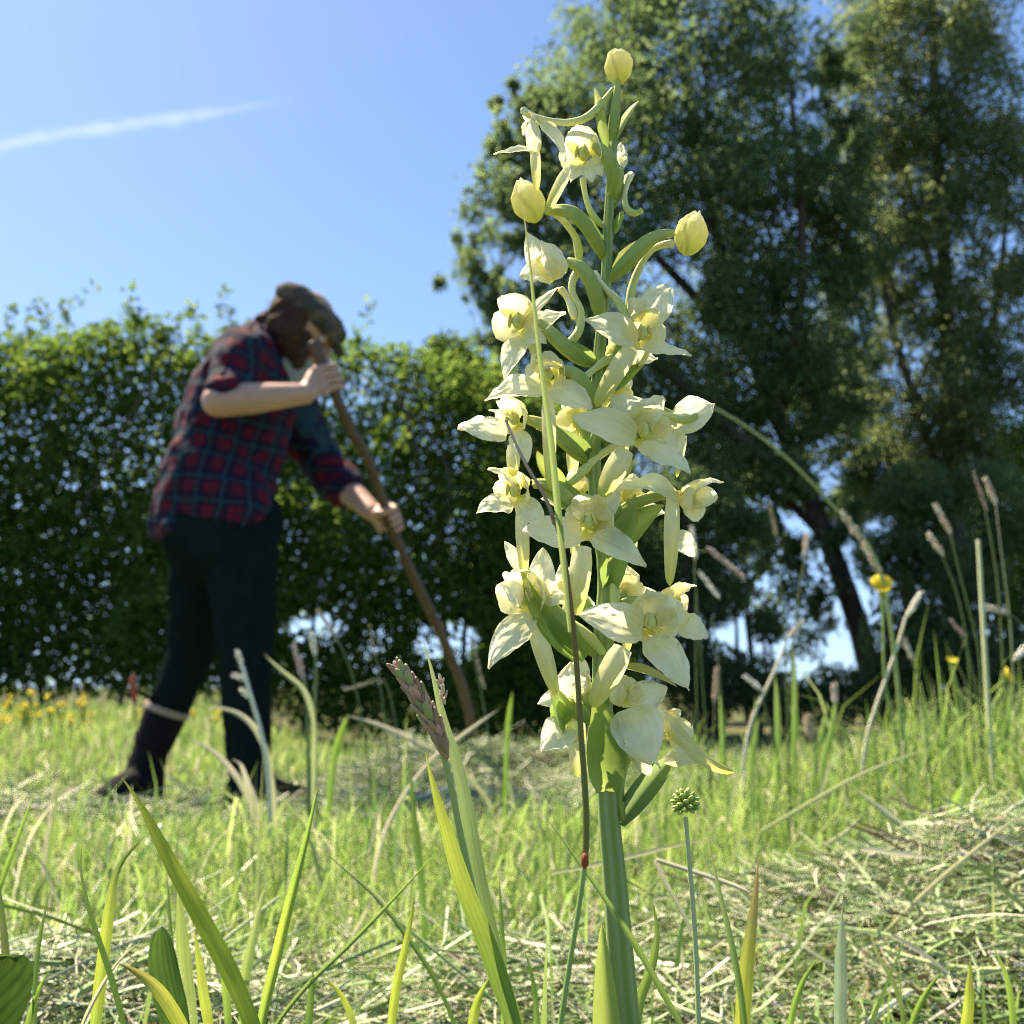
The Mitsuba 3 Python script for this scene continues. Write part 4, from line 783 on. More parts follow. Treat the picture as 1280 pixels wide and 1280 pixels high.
scythe = thing('scythe', 'bent wooden scythe held in both hands, its end down in the grass', 'scythe')
part(scythe, 'pole', tube(snath, [.021, .0165, .0155, .015, .0155, .016, .016, .0155, .015], 14), 'snath_wood', label='long bent brown wooden pole')
e0 = snath[-1]; gz = float(terrain(e0[0], e0[1]))
arc = [e0 + [0, 0, .0], e0 + [-.02, .16, -.03], e0 + [-.10, .36, -.04], e0 + [-.24, .56, -.02], e0 + [-.36, .66, .01]]
arc = [np.array([p[0], p[1], max(p[2], float(terrain(p[0], p[1])) + .02)]) for p in arc]
bp = spline(arc, 30); dirn = np.gradient(bp, axis=0); dirn /= np.linalg.norm(dirn, axis=1, keepdims=True); sd_ = np.cross(dirn, [0, 0, 1]); wd_ = np.interp(np.linspace(0, 1, 30), [0, .15, .7, 1], [.05, .065, .04, .004])
bl_ = np.stack([bp, bp - sd_ * wd_[:, None] * .5 + [0, 0, .002], bp - sd_ * wd_[:, None], bp - sd_ * wd_[:, None] * .5 - [0, 0, .002]], 1).reshape(-1, 3)
part(scythe, 'blade', (bl_, quads(gridfaces(30, 4, True))), 'scythe_steel', smooth=False)

# ---------------------------------------------------------------- single grass blades, stalks and herbs in front
YG, DG, LG, BG = [.43, .52, .07], [.10, .18, .04], [.28, .42, .07], [.22, .30, .17]
PALE, TAN, DRY = [.52, .55, .30], [.55, .46, .30], [.48, .47, .30]


def root_down(pts):
    p = pts[0]; dz = pts[0] - pts[1]; z = float(terrain(p[0], p[1])) - 0.004
    if p[2] > z + 0.003:
        drop = p[2] - z; k = min(0.6, abs(dz[2]) / (np.linalg.norm(dz) + 1e-9))
        q = p + [dz[0] * 0.3 / (abs(dz[2]) + 1e-6) * drop, 0, -drop]; q[0] = p[0] + np.clip(q[0] - p[0], -.6 * drop, .6 * drop); q[2] = float(terrain(q[0], q[1])) - 0.004
        pts = [q] + pts
    return pts


def root_share(P, Q):
    """The share of the length of Q that lies below the first point of P."""
    if len(Q) == len(P): return 0.0
    L = np.linalg.norm(np.diff(np.asarray(Q), axis=0), axis=1); return float(L[0] / L.sum())


def grass_blade(label, pts, w, Y=0.32, cols=(YG, YG), face=(0.1, -1, .35), fold=.14, dy=0.0, twist=0.0, tipat=.45, name='grass_shoot', category='grass blade', root=True, seed=[0]):
    seed[0] += 1
    cl_ = lerpcol(cols, np.linspace(0, 1, 16)); cl_[-1] = cl_[-1] * .4 + np.array([.42, .34, .16]) * .6; cols = cl_
    n = len(pts); P = [at(x, y, Y + dy * i / max(1, n - 1)) for i, (x, y) in enumerate(pts)]
    Q = root_down(P) if root else P
    m, c = ribbon(Q, w * Y / 1280, face, fold, cols, 44, 9, tipat, .8, twist, seed[0], root_share(P, Q))
    k = put(numbered(name), m, 'leaf_skin', c); tag(k, label, category); return k


def thin_stalk(key, pts, r, cols, Y, dy=0.0, name='stem', sides=7, root=True, **kw):
    n = len(pts); P = [at(x, y, Y + dy * i / max(1, n - 1)) for i, (x, y) in enumerate(pts)]
    p = spline(root_down(P) if root else P, 30)
    part(key, name, tube(p, np.array([1.1, 1, .9, .75]) * r * Y / 1280, sides), 'plant_flesh', tubecol(p, cols, sides), **kw)
    return p


def spike(key, a, b, r, cols, rng, n=60, open_=0.6, name='seed_head', seedlen=1.5, bend=None):
    """A grass seed head: pointed spikelets set round an axis from a to b."""
    ax = spline([a, b] if bend is None else [a, bend, b], 12); K, C = [], []
    for i in range(n):
        t = (i + .5) / n; k = t * 11; j = min(10, int(k)); c = ax[j] + (ax[j + 1] - ax[j]) * (k - j); d = unit(ax[j + 1] - ax[j])
        s = unit(np.cross(d, [math.cos(i * 2.4), math.sin(i * 2.4), .3])); rr = r * (math.sin(math.pi * min(.97, .12 + .85 * t)) ** .6) * rng.uniform(.7, 1.2)
        u = unit(d + s * open_); L = r * seedlen * rng.uniform(.8, 1.3)
        K.append(blob(c + s * rr * .55 + u * L * .3, (np.cross(u, s), np.cross(u, np.cross(u, s)), u), (L * .22, L * .16, L * .62), _ico1))
        C.append(np.tile(np.asarray(cols[rng.integers(len(cols))]) * rng.uniform(.75, 1.2), (42, 1)))
    m, c = join(K, C); part(key, name, m, 'plant_flesh', np.clip(c, 0, .9))


grass_blade('broad yellow-green grass blade arching left, its tip in front of the dark boot', [(322, 1300), (292, 1225), (250, 1145), (205, 1062), (178, 1010), (152, 972)], 22, .30, ([.30, .40, .06], YG, [.44, .50, .07], [.40, .48, .08]), dy=.03)
grass_blade('bright grass blade with a dark tip bent to the right, left of the arching one', [(118, 1300), (128, 1210), (138, 1130), (150, 1082), (165, 1062), (183, 1043)], 15, .34, (LG, YG, YG, [.2, .28, .06], DG))
grass_blade('thin dark curved grass blade in the lower left, hooked at its top', [(158, 1300), (140, 1225), (122, 1170), (106, 1115), (101, 1080), (104, 1050)], 7, .32, (DG, DG, [.14, .2, .06]))
grass_blade('straight bright green grass blade pointing up and right, in front of the white seed stalks', [(325, 1290), (345, 1200), (366, 1115), (385, 1040), (398, 978)], 13, .34, (LG, YG, LG, LG), fold=.3)
grass_blade('pale green upright grass blade next to the ribbed leaf', [(240, 1300), (233, 1230), (227, 1160), (222, 1100)], 19, .36, ([.34, .44, .12], [.36, .46, .12], [.3, .4, .1]))
grass_blade('short bright yellow-green grass blade to the right of the ribbed leaf', [(264, 1300), (256, 1250), (249, 1200), (242, 1160)], 12, .33, (YG, [.44, .52, .08], YG))
grass_blade('short yellow grass blade with a withered brown tip bent to the left', [(238, 1310), (215, 1262), (188, 1228), (165, 1212), (148, 1204)], 16, .31, ([.48, .54, .07], [.52, .57, .08], [.52, .55, .09], [.46, .44, .10], [.3, .2, .08]), tipat=.5)
grass_blade('thin straw-coloured blade rising to the right from the withered brown tip', [(100, 1290), (128, 1232), (150, 1200), (175, 1178)], 5, .33, (DRY, TAN, TAN), fold=.3)
grass_blade('thin dark blade standing straight up behind the pale upright blade', [(222, 1300), (216, 1200), (212, 1140), (209, 1088)], 6, .38, (DG, DG, DG))
grass_blade('very thin dark needle of grass just right of the arching blade', [(228, 1300), (223, 1180), (221, 1090), (223, 1026)], 5, .42, (DG, [.12, .17, .07], [.2, .2, .12]))
grass_blade('soft pale blade with a curled tip between the arching and the straight blade', [(300, 1300), (306, 1225), (318, 1165), (328, 1120), (337, 1098)], 13, .48, (LG, [.32, .42, .12], [.36, .42, .16]))
grass_blade('narrow blade leaning right at the left edge, pointing to the boot', [(-14, 1160), (0, 1110), (22, 1048), (46, 983)], 7, .40, (DG, LG, LG))
grass_blade('dark stiff stalk-like blade at the left edge above the big leaf', [(12, 1290), (9, 1215), (4, 1150), (-3, 1090)], 10, .36, (DG, [.12, .15, .05], DG))
grass_blade('thin dark blade leaning right between the left edge and the bright upright blade', [(44, 1300), (45, 1215), (52, 1160), (66, 1104)], 6, .36, (DG, DG, [.16, .22, .07]))
grass_blade('long thin green blade slanting up and right from the bottom towards the folded grass shoot', [(335, 1300), (380, 1237), (430, 1188), (490, 1126), (556, 1055)], 6, .36, ([.20, .28, .08], [.22, .32, .08], LG), fold=.3)
grass_blade('thin dark blade arching down and right under the long slanting one', [(570, 1290), (540, 1218), (508, 1170), (470, 1122), (430, 1086), (392, 1052)], 6, .40, (DG, [.14, .22, .06], [.3, .36, .16]), fold=.3)
grass_blade('bright upright blade left of the folded grass shoot at the bottom edge', [(488, 1300), (496, 1232), (508, 1178), (518, 1112)], 11, .34, (YG, YG, [.16, .24, .05]))
grass_blade('small dark blade standing at the bottom edge beside the straight bright blade', [(384, 1300), (388, 1255), (392, 1206)], 9, .36, (DG, [.15, .25, .05], DG))
grass_blade('slim dark-tipped blade close to the right side of the folded grass shoot', [(630, 1300), (630, 1232), (627, 1160), (624, 1094)], 8, .36, (LG, LG, DG, DG))
grass_blade('curved dark green blade close to the right of the orchid stem', [(792, 1320), (800, 1250), (815, 1205), (821, 1165), (812, 1120)], 12, .27, (DG, [.2, .3, .06], [.14, .2, .05]))
grass_blade('long thin blade crossing in front of the orchid stem down to the right', [(860, 1300), (830, 1245), (788, 1172), (734, 1092), (680, 1018)], 8, .222, ([.16, .24, .06], [.24, .36, .09], [.2, .3, .1]), fold=.3)
grass_blade('straight dark green blade to the right of the round green seed head', [(932, 1300), (918, 1200), (900, 1120), (884, 1042)], 8, .34, (DG, [.16, .25, .08], [.3, .34, .14]), fold=.3)
grass_blade('thin blue-green blade right beside the round green seed head', [(925, 1260), (903, 1130), (884, 1080), (868, 1050)], 5, .36, (BG, BG, BG))
grass_blade('brown-tipped narrow blade rising from the hay to the right of the orchid', [(926, 1310), (930, 1235), (940, 1150), (948, 1072)], 19, .36, ([.40, .46, .06], [.36, .42, .06], [.18, .20, .06], [.30, .20, .10]), tipat=.35)
grass_blade('blue-green blade with a stiff pointed tip standing in the hay', [(1050, 1310), (1050, 1240), (1051, 1180), (1053, 1134)], 16, .36, (BG, [.24, .33, .2], BG), tipat=.6)
grass_blade('short bright yellow blade at the bottom edge in the lower right', [(1206, 1310), (1210, 1250), (1213, 1198)], 14, .38, ([.44, .5, .06], YG, [.2, .26, .05]))
grass_blade('bluish blade lying aslant over the grass on the right, above the hay', [(1142, 1042), (1105, 1015), (1070, 985)], 9, .75, (BG, [.32, .38, .26], [.5, .5, .35]), root=False)
grass_blade('dark thin curved blade over the hay in the lower right', [(1132, 1290), (1118, 1232), (1095, 1188), (1086, 1150)], 6, .46, (DG, [.2, .26, .08], [.35, .36, .15]))
grass_blade('pale cut blade curling up at its end over the grass right of centre', [(1030, 1056), (1055, 1042), (1068, 1030), (1078, 1016)], 6, .8, (PALE, PALE, PALE), root=False)
grass_blade('broad fresh green blade in the uncut grass near the right edge', [(1190, 1040), (1196, 1010), (1206, 975)], 20, 1.0, ([.26, .42, .06], [.28, .46, .06], [.3, .46, .08]))
grass_blade('upright dark green blade far behind the brown grass seed head', [(530, 1150), (524, 1080), (517, 1010), (511, 942)], 9, .7, ([.16, .28, .06], DG, DG))
grass_blade('short green blade standing on the hay bank behind the left petals', [(634, 925), (637, 890), (641, 864)], 7, 1.4, ([.2, .34, .06], [.22, .36, .06], LG))
grass_blade('short green blade standing before the dark hedge foot in mid field', [(418, 950), (424, 925), (436, 893)], 10, 1.5, ([.2, .34, .06], [.22, .36, .06], LG))
grass_blade('pale blade standing aslant against the dark trouser leg', [(392, 900), (381, 866), (356, 842), (330, 817)], 7, 1.3, ([.36, .44, .2], [.42, .48, .26], [.46, .5, .3]), fold=.3)
for pts, lab in (([(336, 952), (314, 905), (290, 889), (254, 884)], 'pale dry blade bowed to the left across the trouser legs, topmost of three'), ([(316, 1014), (284, 956), (258, 934), (234, 922)], 'pale dry blade bowed to the left between the boots, middle of three'), ([(322, 1010), (308, 975), (300, 955), (288, 949)], 'short pale dry blade bowed to the left by the front boot, lowest of three'), ([(560, 950), (520, 928), (470, 905), (430, 894)], 'pale dry blade bowed to the left before the hedge right of the legs')):
    grass_blade(lab, pts, 7, 1.35, ([.45, .47, .25], [.6, .58, .42], [.7, .66, .52]), name='dry_straw_piece', category='straw')
grass_blade('pale straw leaning up and right from the hay bank behind the folded shoot', [(535, 955), (575, 922), (624, 886)], 6, 1.0, ([.6, .56, .4], [.6, .56, .4], [.66, .62, .48]), name='dry_straw_piece', category='straw')
grass_blade('pale straw stretched level behind the orchid stem', [(690, 1091), (735, 1083), (800, 1068), (858, 1054), (908, 1047)], 6, .55, ([.5, .5, .3], [.55, .55, .33], [.62, .52, .34]), name='dry_straw_piece', category='straw', face=(0, -1, .8), root=False)
grass_blade('grey dry straw kinked sharply like a hook right of the orchid stem', [(864, 1165), (842, 1122), (823, 1084), (818.5, 1075.5), (818, 1075), (819, 1075), (828, 1077.5), (880, 1094), (940, 1117)], 6, .36, ([.33, .35, .2], [.45, .45, .3], [.55, .54, .4]), tipat=.9, fold=.3, name='dry_straw_piece', category='straw', root=False)
grass_blade('long pale straw rising left to right over the hay at the right edge', [(1095, 1180), (1150, 1122), (1210, 1070), (1300, 1000)], 6, .62, ([.55, .54, .3], [.6, .58, .34], [.62, .6, .36]), name='dry_straw_piece', category='straw', root=False)
grass_blade('thick white straw lying level on the hay in the lower right', [(1076, 1062), (1110, 1066), (1150, 1071), (1186, 1074)], 8, .62, ([.7, .66, .5], [.72, .68, .52], [.6, .58, .42]), name='dry_straw_piece', category='straw', face=(0, -.7, .8), root=False)
grass_blade('thick pale straw slanting down to the right in the lowest hay', [(1113, 1170), (1150, 1190), (1195, 1228)], 8, .5, ([.66, .62, .46], [.7, .66, .5], [.6, .58, .42]), name='dry_straw_piece', category='straw', face=(0, -.7, .8), root=False)
grass_blade('long thin pale straw rising to the right over the grass, pointing at the tall stalks', [(950, 1040), (1010, 1005), (1090, 962), (1170, 934)], 5, .8, ([.5, .54, .25], [.56, .58, .3], [.55, .56, .32]), name='dry_straw_piece', category='straw', root=False)

for pts, w, lab, cl in (([(32, 1300), (44, 1250), (62, 1212)], 8, 'short green blade between the corner leaf and the thin dark blades', LG), ([(286, 1300), (282, 1240), (270, 1190)], 9, 'short soft blade rising behind the foot of the arching blade', LG),
                        ([(446, 1300), (430, 1250), (405, 1222)], 8, 'short blade bent to the left at the bottom edge in the hay', YG), ([(588, 1310), (594, 1262), (612, 1222)], 12, 'yellowish blade leaning right against the foot of the folded grass shoot', YG),
                        ([(672, 1300), (668, 1240), (655, 1186)], 7, 'narrow blade in the hay between folded grass shoot and orchid stem', DG), ([(985, 1300), (998, 1240), (1024, 1196)], 8, 'narrow green blade leaning right between the brown-tipped and blue-green blades', LG),
                        ([(1132, 1310), (1150, 1255), (1180, 1212)], 8, 'green blade leaning right beside the short bright yellow blade', LG), ([(1268, 1310), (1262, 1240), (1240, 1180)], 9, 'green blade leaning left in the lower right corner', LG)):
    grass_blade(lab, pts, w, .36, ([.2, .3, .06], cl, cl))

# ribbed leaf and dock leaf at lower left
k = thing('plantain_leaf', 'dark green oval leaf with a pale hairy edge standing among the lower left blades', 'leaf')
P = [at(x, y, .335) for x, y in ((234, 1330), (222, 1270), (208, 1205), (203, 1158))]
m, c = petal(P[0], P[-1], 40 * .335 / 1280, (-.2, -1, .2), 0, .22, .04, (.6, .45), .3, ([.11, .19, .03], [.08, .16, .03], [.09, .17, .033]), 30, 25, 401, P[1:-1], (.30, 3.0, 0))
put(k, m, 'leaf_skin', c)
edge = np.asarray(m[0]).reshape(30, 25, 3)[:, -1]; rg = np.random.default_rng(4); K = []
for i in range(5, 29):
    for q in range(3):
        o = edge[i - 1] + (edge[i] - edge[i - 1]) * rg.uniform(); K.append(tube(np.array([o, o + np.array([rg.uniform(.0003, .0011), rg.normal(0, .0003), rg.uniform(-.0002, .0006)])]), [.00007, .00003], 3))
mh, _ = join(K); part(k, 'hairs', mh, 'dry_straw', np.tile([.7, .7, .55], (len(mh[0]), 1)), smooth=False, kind='stuff')
k = thing('dock_leaf', 'large dark green leaf filling the lower left corner', 'leaf')
m, c = petal(at(-50, 1370, .30), at(8, 1194, .33), 88 * .31 / 1280, (.35, -1, .35), .06, .18, .09, (.55, .4), .35, ([.06, .115, .02], [.07, .135, .024], [.09, .16, .03]), 44, 31, 402, None, (.35, 2.2, 6.0))
put(k, m, 'leaf_skin', c)

# folded flowering grass shoot left of the orchid
rng = np.random.default_rng(77)
k = thing('flowering_grass', 'folded green grass shoot with a purplish brown seed head left of the orchid', 'grass plant')
def blade_part(pts, w, Y, cols, fold=.2, face=(.1, -1, .3), tipat=.45, twist=0.0, sd=0):
    P = [at(x, y, Y) for x, y in pts]; Q = root_down(P); m, c = ribbon(Q, w * Y / 1280, face, fold, cols, 46, 9, tipat, .8, twist, sd, root_share(P, Q)); part(k, 'leaf', m, 'leaf_skin', c)
blade_part([(646, 1320), (632, 1250), (618, 1190), (604, 1128), (589, 1045), (574, 966), (553, 895), (542, 848), (529, 800)], 19, .285, ([.20, .29, .08], [.17, .26, .08], [.20, .29, .10], [.26, .34, .14], [.34, .42, .18]), tipat=.5, sd=1)
blade_part([(652, 1310), (626, 1232), (602, 1165), (582, 1116), (562, 1053), (545, 995), (532, 940)], 23, .275, ([.20, .31, .06], [.24, .36, .06], [.36, .46, .07], [.44, .52, .08], [.40, .48, .08]), fold=.35, tipat=.5, sd=2)
pth = thin_stalk(k, [(640, 1300), (600, 1150), (575, 1040), (556, 950), (540, 905)], 5, ([.24, .32, .09], [.3, .38, .14]), .28)
spike(k, at(558, 945, .278), at(500, 838, .272), 9.5 * .278 / 1280, ([.30, .22, .15], [.36, .29, .18], [.28, .30, .14], [.40, .25, .20]), rng, 58, .35, seedlen=2.1, bend=at(536, 893, .275))
spike(k, at(548, 905, .275), at(517, 858, .272), 5 * .278 / 1280, ([.42, .25, .20], [.36, .29, .18]), rng, 14, .5, seedlen=2.2)
spike(k, at(556, 880, .278), at(551, 846, .278), 4 * .278 / 1280, ([.55, .48, .36], [.5, .42, .3]), rng, 10, .4, seedlen=2.2)

# thin grass stalk crossing the whole orchid, with its red knot
k = thing('grass_stalk', 'thin brown grass stalk with a red knot running up in front of the orchid', 'grass stalk')
thin_stalk(k, [(696, 1320), (705, 1250), (716, 1180), (727, 1110), (731, 1078)], 4.2, ([.22, .33, .09], [.24, .36, .10]), .215)
thin_stalk(k, [(731, 1078), (732, 1000), (727, 930), (722, 850), (716, 780), (708, 715), (700, 670), (690, 645)], 3.9, ([.14, .15, .03], [.16, .16, .035], [.19, .13, .04], [.24, .15, .07]), .215, name='upper_stem', root=False)
thin_stalk(k, [(693, 655), (678, 615), (660, 585), (645, 555), (632, 525)], 2.4, ([.30, .20, .14], [.42, .30, .2], [.5, .4, .3]), .215, name='seed_branch', root=False)
part(k, 'knot', blob(at(731, 1076, .214), ([0, 0, 1], [1, 0, 0], [0, 1, 0]), (9 * .215 / 1280, 4.8 * .215 / 1280, 4.8 * .215 / 1280)), 'plant_flesh', np.tile([.26, .06, .03], (len(_ico.vertices), 1)))
k2 = k; k = k2
P = [at(x, y, .213) for x, y in ((712, 790), (702, 690), (695, 620), (688, 550), (678, 475), (668, 390), (660, 310), (649, 228))]
m, c = ribbon(P, 9.5 * .213 / 1280, (.2, -1, .2), .3, ([.28, .36, .12], [.32, .42, .14], [.30, .38, .14], [.34, .38, .2]), 44, 7, .3, .5, 0, 9); part(k, 'leaf', m, 'leaf_skin', c)

# round green seed head
k = thing('buttercup_seed_head', 'round knobbly green seed head on a thin pale stem right of the orchid stem', 'seed head')
thin_stalk(k, [(874, 1310), (871, 1220), (866, 1130), (860, 1060), (857, 1022)], 3.6, ([.34, .42, .16], [.40, .47, .22], [.42, .50, .24]), .262)
cc_ = at(857, 1004, .262); s = .262 / 1280
part(k, 'core', blob(cc_, ([1, 0, 0], [0, 1, 0], [0, 0, 1]), (8 * s, 8 * s, 9 * s)), 'plant_flesh', np.tile([.2, .28, .07], (len(_ico.vertices), 1)))
for i in range(34):
    zz = 1 - (i + .5) / 34 * 1.75; a = i * 2.39996; d = np.array([math.sqrt(max(0, 1 - zz * zz)) * math.cos(a), math.sqrt(max(0, 1 - zz * zz)) * math.sin(a), zz])
    u = unit(d + [0, 0, .25]); e = unit(np.cross(u, [.3, .1, 1])); V, Fc = blob(cc_ + d * 12.5 * s, (e, np.cross(u, e), u), (3.6 * s, 2.6 * s, 6.2 * s), _ico1)
    col = np.tile(np.array([.26, .36, .08]) * rng.uniform(.8, 1.25), (42, 1)); col[(V - cc_) @ d > 16.5 * s] = [.50, .55, .25]
    part(k, 'seed', (V, Fc), 'plant_flesh', col)

# yellow buttercups
def buttercup(label, px, py, size, Y, path, group=None, face=(.3, -.8, .5), parts=True):
    k = thing('buttercup', label, 'flower', group); s = Y / 1280; C = at(px, py, Y); n = unit(face); e = unit(np.cross(n, [0, 0, 1])); v = np.cross(e, n); R = size * s
    pts = [at(x, y, Y) for x, y in path] + [C - n * R * .15]; pth = spline(root_down(pts), 14)
    ms, cs = [], []
    for i in range(5):
        a = i * 2 * math.pi / 5 + .3; d = e * math.cos(a) + v * math.sin(a)
        m, c = petal(C + d * R * .1, C + d * R + n * R * .5, R * 1.15, n - d * .4, -.12, .25, .05, (.6, .3), .3, ([.74, .60, .05], [.84, .72, .10]), 7, 5, i); ms.append(m); cs.append(c)
    if parts:
        part(k, 'stem', tube(pth, 1.6 * s, 6), 'plant_flesh', tubecol(pth, ([.2, .3, .08], [.26, .36, .1]), 6))
        for m, c in zip(ms, cs): part(k, 'petal', m, 'petal_skin', c)
        part(k, 'centre', blob(C + n * R * .12, (e, v, n), (R * .25, R * .25, R * .18), _ico1), 'plant_flesh', np.tile([.6, .45, .02], (42, 1)))
    else:
        st = tube(pth, 1.5 * s, 4); m, c = join(ms + [st], cs + [np.tile([.2, .28, .07], (len(st[0]), 1))]); put(k, m, 'petal_skin', c)


buttercup('yellow buttercup standing above the grass right of the orchid, beside the nodding seed head', 1101, 733, 14, 1.45, [(1122, 930), (1106, 850), (1104, 790), (1103, 755)], face=(-.15, -.9, .55))
buttercup('small closed yellow buttercup at right, near the bare cut straw', 1190, 827, 7, 1.5, [(1206, 940), (1202, 880), (1193, 845)], face=(0, -.4, 1))
buttercup('yellow buttercup turned sideways close to the right edge', 1258, 846, 11, 1.5, [(1236, 940), (1242, 880), (1254, 862)], face=(.8, -.4, .4))
rg = np.random.default_rng(12)
for i in range(120):
    px = rg.uniform(-60, 115) if i < 100 else rg.uniform(110, 290); py = rg.normal(896, 13) if i < 100 else rg.normal(905, 9)
    if i < 14: py = rg.uniform(862, 882)
    Yb = rg.uniform(6.0, 7.6); x0 = px + rg.normal(0, 6)
    buttercup('small yellow buttercup in the far drift of yellow flowers left of the person', px, py, rg.uniform(3.0, 5.0), Yb, [(x0, py + 40), (px, py + 14)], 'buttercups in the far drift at left', face=(rg.normal(0, .5), -.6, .8), parts=False)

# stalks with seed heads standing on the right and in the middle distance
rng = np.random.default_rng(99)
HEADC = ([.66, .58, .44], [.60, .51, .38], [.72, .65, .52], [.50, .41, .30])
WHITEH = ([.75, .72, .62], [.66, .62, .5], [.8, .77, .68])
STK = ([.10, .15, .04], [.13, .18, .06], [.18, .21, .09])
STRAWS = ([.46, .46, .28], [.58, .56, .38], [.6, .58, .42])


def seed_stalk(label, path, head, r=6, Y=1.45, cols=STK, hc=HEADC, w=1.05, n=34, side=(), dy=0.0):
    """path: root up to the head; head: (base, tip) in the view."""
    k = thing('seed_stalk', label, 'grass stalk')
    thin_stalk(k, path, w, cols, Y, dy)
    if head: spike(k, at(*head[0], Y + dy), at(*head[1], Y + dy), r * .55 * Y / 1280, hc, rng, n, .45, seedlen=1.7)
    for a, b in side: spike(k, at(*a, Y + dy), at(*b, Y + dy), r * .6 * Y / 1280, hc, rng, max(10, n // 2), .45, seedlen=1.7)
    return k


seed_stalk('bare pale cut straw standing straight up without a head, right of the buttercup', [(1242, 980), (1234, 860), (1228, 760), (1223, 675)], None, cols=([.42, .46, .2], [.5, .53, .27], [.55, .57, .33]), w=3.2, Y=1.3)
seed_stalk('stalk with pale head leaning left, upper of a pair left of the bare straw', [(1228, 930), (1224, 820), (1207, 745), (1188, 665)], ((1189, 668), (1170, 632)), 6)
seed_stalk('stalk with pale head leaning left, lower of a pair left of the bare straw', [(1216, 920), (1208, 800), (1194, 735), (1178, 696)], ((1180, 695), (1161, 668)), 6)
seed_stalk('tall thin grass stalk with a grey-pink head near the right edge, highest of all heads', [(1270, 930), (1262, 770), (1252, 690), (1245, 632)], ((1246, 632), (1232, 598)), 6, cols=([.2, .26, .1], [.22, .28, .12], [.3, .3, .2]))
seed_stalk('long arching grass stalk with a nodding head of several tufts above the buttercup', [(1130, 940), (1116, 800), (1103, 725), (1085, 680), (1044, 635), (1001, 589), (950, 545), (886, 506)], ((1073, 672), (1052, 640)), 7, side=[((1104, 722), (1086, 692)), ((1088, 696), (1070, 662))], cols=([.24, .32, .1], [.32, .40, .14], [.3, .36, .14], [.34, .38, .18]), w=2.4, n=26)
seed_stalk('pale straw stalk leaning right with a short white head below the buttercup', [(1083, 925), (1096, 880), (1114, 830), (1132, 772)], ((1133, 772), (1150, 742)), 6, cols=STRAWS, hc=WHITEH, w=2.4)
seed_stalk('short green stalk with a small pale head right of the white-headed straw', [(1158, 930), (1152, 870), (1140, 825)], ((1141, 826), (1131, 800)), 5)
seed_stalk('stalk with an upright pale head before the bright gap in the trees', [(985, 930), (988, 850), (995, 770), (1006, 698)], ((1006, 696), (1008, 668)), 6)
seed_stalk('long pale straw stalk slanting up to a small head, right of the lowest flowers', [(930, 950), (940, 900), (958, 860), (984, 798)], ((984, 798), (1002, 778)), 5, cols=STRAWS, w=2.4)
seed_stalk('dark slender stalk with a brown head behind the right-hand flowers', [(985, 920), (981, 800), (972, 700)], ((971, 672), (962, 630)), 5, hc=([.34, .28, .18], [.3, .26, .15]))
seed_stalk('stalk with a long drooping pinkish head just right of the orchid', [(884, 930), (876, 820), (870, 740), (873, 690), (886, 688)], ((884, 684), (930, 722)), 6, hc=([.60, .47, .42], [.52, .40, .35]))
seed_stalk('stalk with an upright white head close to the right of the orchid', [(872, 930), (870, 820), (870, 730)], ((869, 700), (865, 660)), 6, hc=WHITEH)
seed_stalk('stalk with a small pale bent head below the drooping pinkish one', [(906, 930), (898, 830), (890, 770)], ((900, 748), (875, 716)), 5, hc=WHITEH)
seed_stalk('short stalk with a thick brown head close above the grass right of the orchid', [(890, 950), (892, 910), (893, 878)], ((893, 878), (896, 838)), 6, hc=([.46, .33, .24], [.52, .4, .28]))
seed_stalk('short stalk with a pale head leaning left above the grass right of the orchid', [(968, 930), (958, 890), (948, 862)], ((952, 862), (932, 846)), 5, hc=WHITEH)
seed_stalk('stalk with an upright pinkish head right of the bright gap', [(1052, 930), (1048, 900), (1044, 878)], ((1044, 880), (1042, 856)), 6, hc=([.60, .47, .40], [.66, .55, .46]))
seed_stalk('stalk with a broad brown head low in the grass before the dark trees', [(1018, 940), (1016, 925)], ((1014, 926), (1010, 898)), 9, hc=([.50, .38, .26], [.44, .33, .22]))
seed_stalk('stalk bent over to the left from the right edge with a pale long head', [(1300, 960), (1296, 850), (1284, 790), (1262, 768)], ((1262, 766), (1229, 758)), 6)
seed_stalk('pale stalk with a white head at the right edge just above the uncut grass', [(1300, 930), (1290, 860), (1280, 830)], ((1268, 826), (1284, 806)), 6, hc=WHITEH)
seed_stalk('thin dark stalk with a narrow dull head, low behind the bare straw', [(1226, 930), (1214, 830), (1200, 790)], ((1206, 796), (1188, 774)), 4, hc=([.5, .38, .36], [.42, .3, .28]))
seed_stalk('tall faint stalk with a thin grey head beside the highest head', [(1258, 930), (1248, 740), (1232, 640)], ((1234, 640), (1217, 590)), 4, hc=([.34, .27, .2], [.4, .32, .26]))
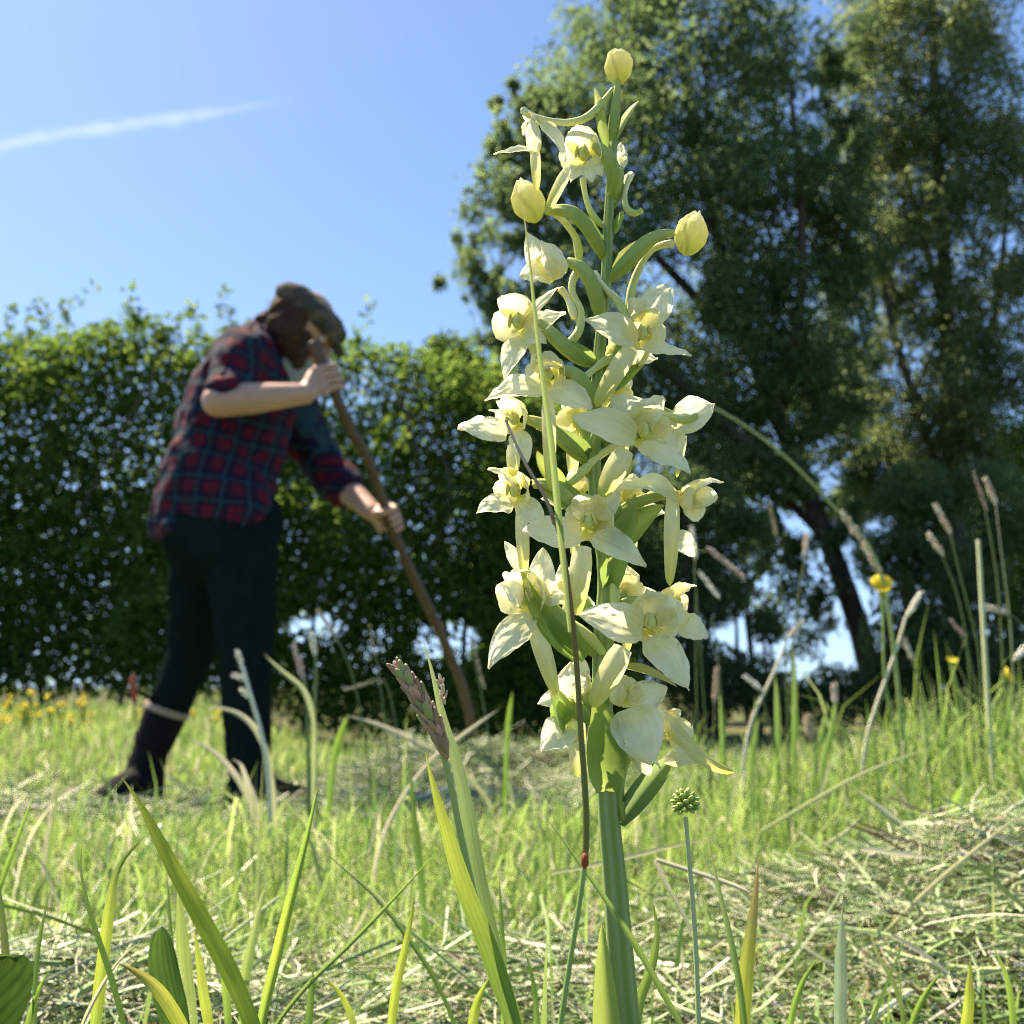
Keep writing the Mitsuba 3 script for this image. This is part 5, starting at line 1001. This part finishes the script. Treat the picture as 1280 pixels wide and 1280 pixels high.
for i, (x0, x1, y1) in enumerate([(904, 898, 860), (972, 968, 838), (992, 990, 800), (1030, 1046, 850), (1128, 1120, 860), (1176, 1182, 868), (1020, 1034, 880), (1250, 1262, 850), (1160, 1150, 850), (940, 944, 870)]):
    grass_blade(['upright green blade by the thick brown head', 'upright green blade in the middle of the right-hand stalks', 'tall green blade before the bright gap in the trees', 'green blade leaning right beyond the broad brown head', 'green blade left of the white-headed straw', 'green blade below the small closed buttercup', 'short green blade leaning right under the bright gap', 'green blade below the sideways buttercup at the right edge', 'green blade between the white-headed straw and the small closed buttercup', 'short green blade between the long pale straw and the brown head'][i], [(x0, 950), ((x0 + x1) / 2 + 2, 910), (x1, y1)], 8, 1.45, ([.18, .30, .07], [.2, .32, .08], [.26, .36, .12]))

seed_stalk('white flowering grass stalk with side tufts before the dark trouser leg', [(334, 960), (326, 915), (314, 872), (304, 835)], ((304, 838), (297, 815)), 5, 1.3, hc=WHITEH, cols=([.45, .48, .25], [.62, .6, .42], [.7, .68, .52]), w=3.2, side=[((308, 850), (292, 844)), ((312, 872), (302, 862))], n=26)
seed_stalk('stalk with a purplish tufted head right of the trouser legs', [(386, 960), (384, 900), (382, 860), (376, 835)], ((380, 852), (368, 808)), 6, 1.35, hc=([.48, .30, .30], [.55, .40, .36], [.62, .5, .42]), w=2.6)
seed_stalk('stalk with a white tufted head next to the purplish one', [(394, 955), (393, 900), (395, 850), (394, 820)], ((394, 820), (390, 792)), 6, 1.38, hc=WHITEH, w=2.4)
seed_stalk('thin stalk with a brownish head bending left under the pole of the scythe', [(460, 950), (452, 900), (442, 850), (428, 812), (412, 786)], ((420, 796), (398, 764)), 5, 1.4, hc=([.42, .34, .2], [.5, .4, .26]))
seed_stalk('thin stalk with a pale head bent to the left below the scythe pole', [(500, 950), (490, 880), (478, 850), (455, 855)], ((468, 852), (430, 862)), 3, 1.4, hc=([.5, .42, .3], [.56, .48, .34]))
seed_stalk('slim dark stalk beside the end of the scythe pole with a drooping straw head', [(612, 930), (604, 880), (594, 830), (588, 800)], ((606, 862), (590, 800)), 4, 1.35, hc=([.42, .36, .24], [.5, .44, .3]))
seed_stalk('slim stalk with a dull head in front of the hedge between the two bending stalks', [(486, 950), (478, 880), (470, 820)], ((470, 822), (462, 782)), 3, 1.4, hc=([.3, .27, .15], [.36, .3, .18]))
seed_stalk('rust red dock stalk at the hedge foot between yellow flowers and the leg', [(170, 925), (169, 890), (168, 875)], ((169, 880), (165, 848)), 6, 5.5, hc=([.42, .10, .06], [.36, .12, .07]), n=40)
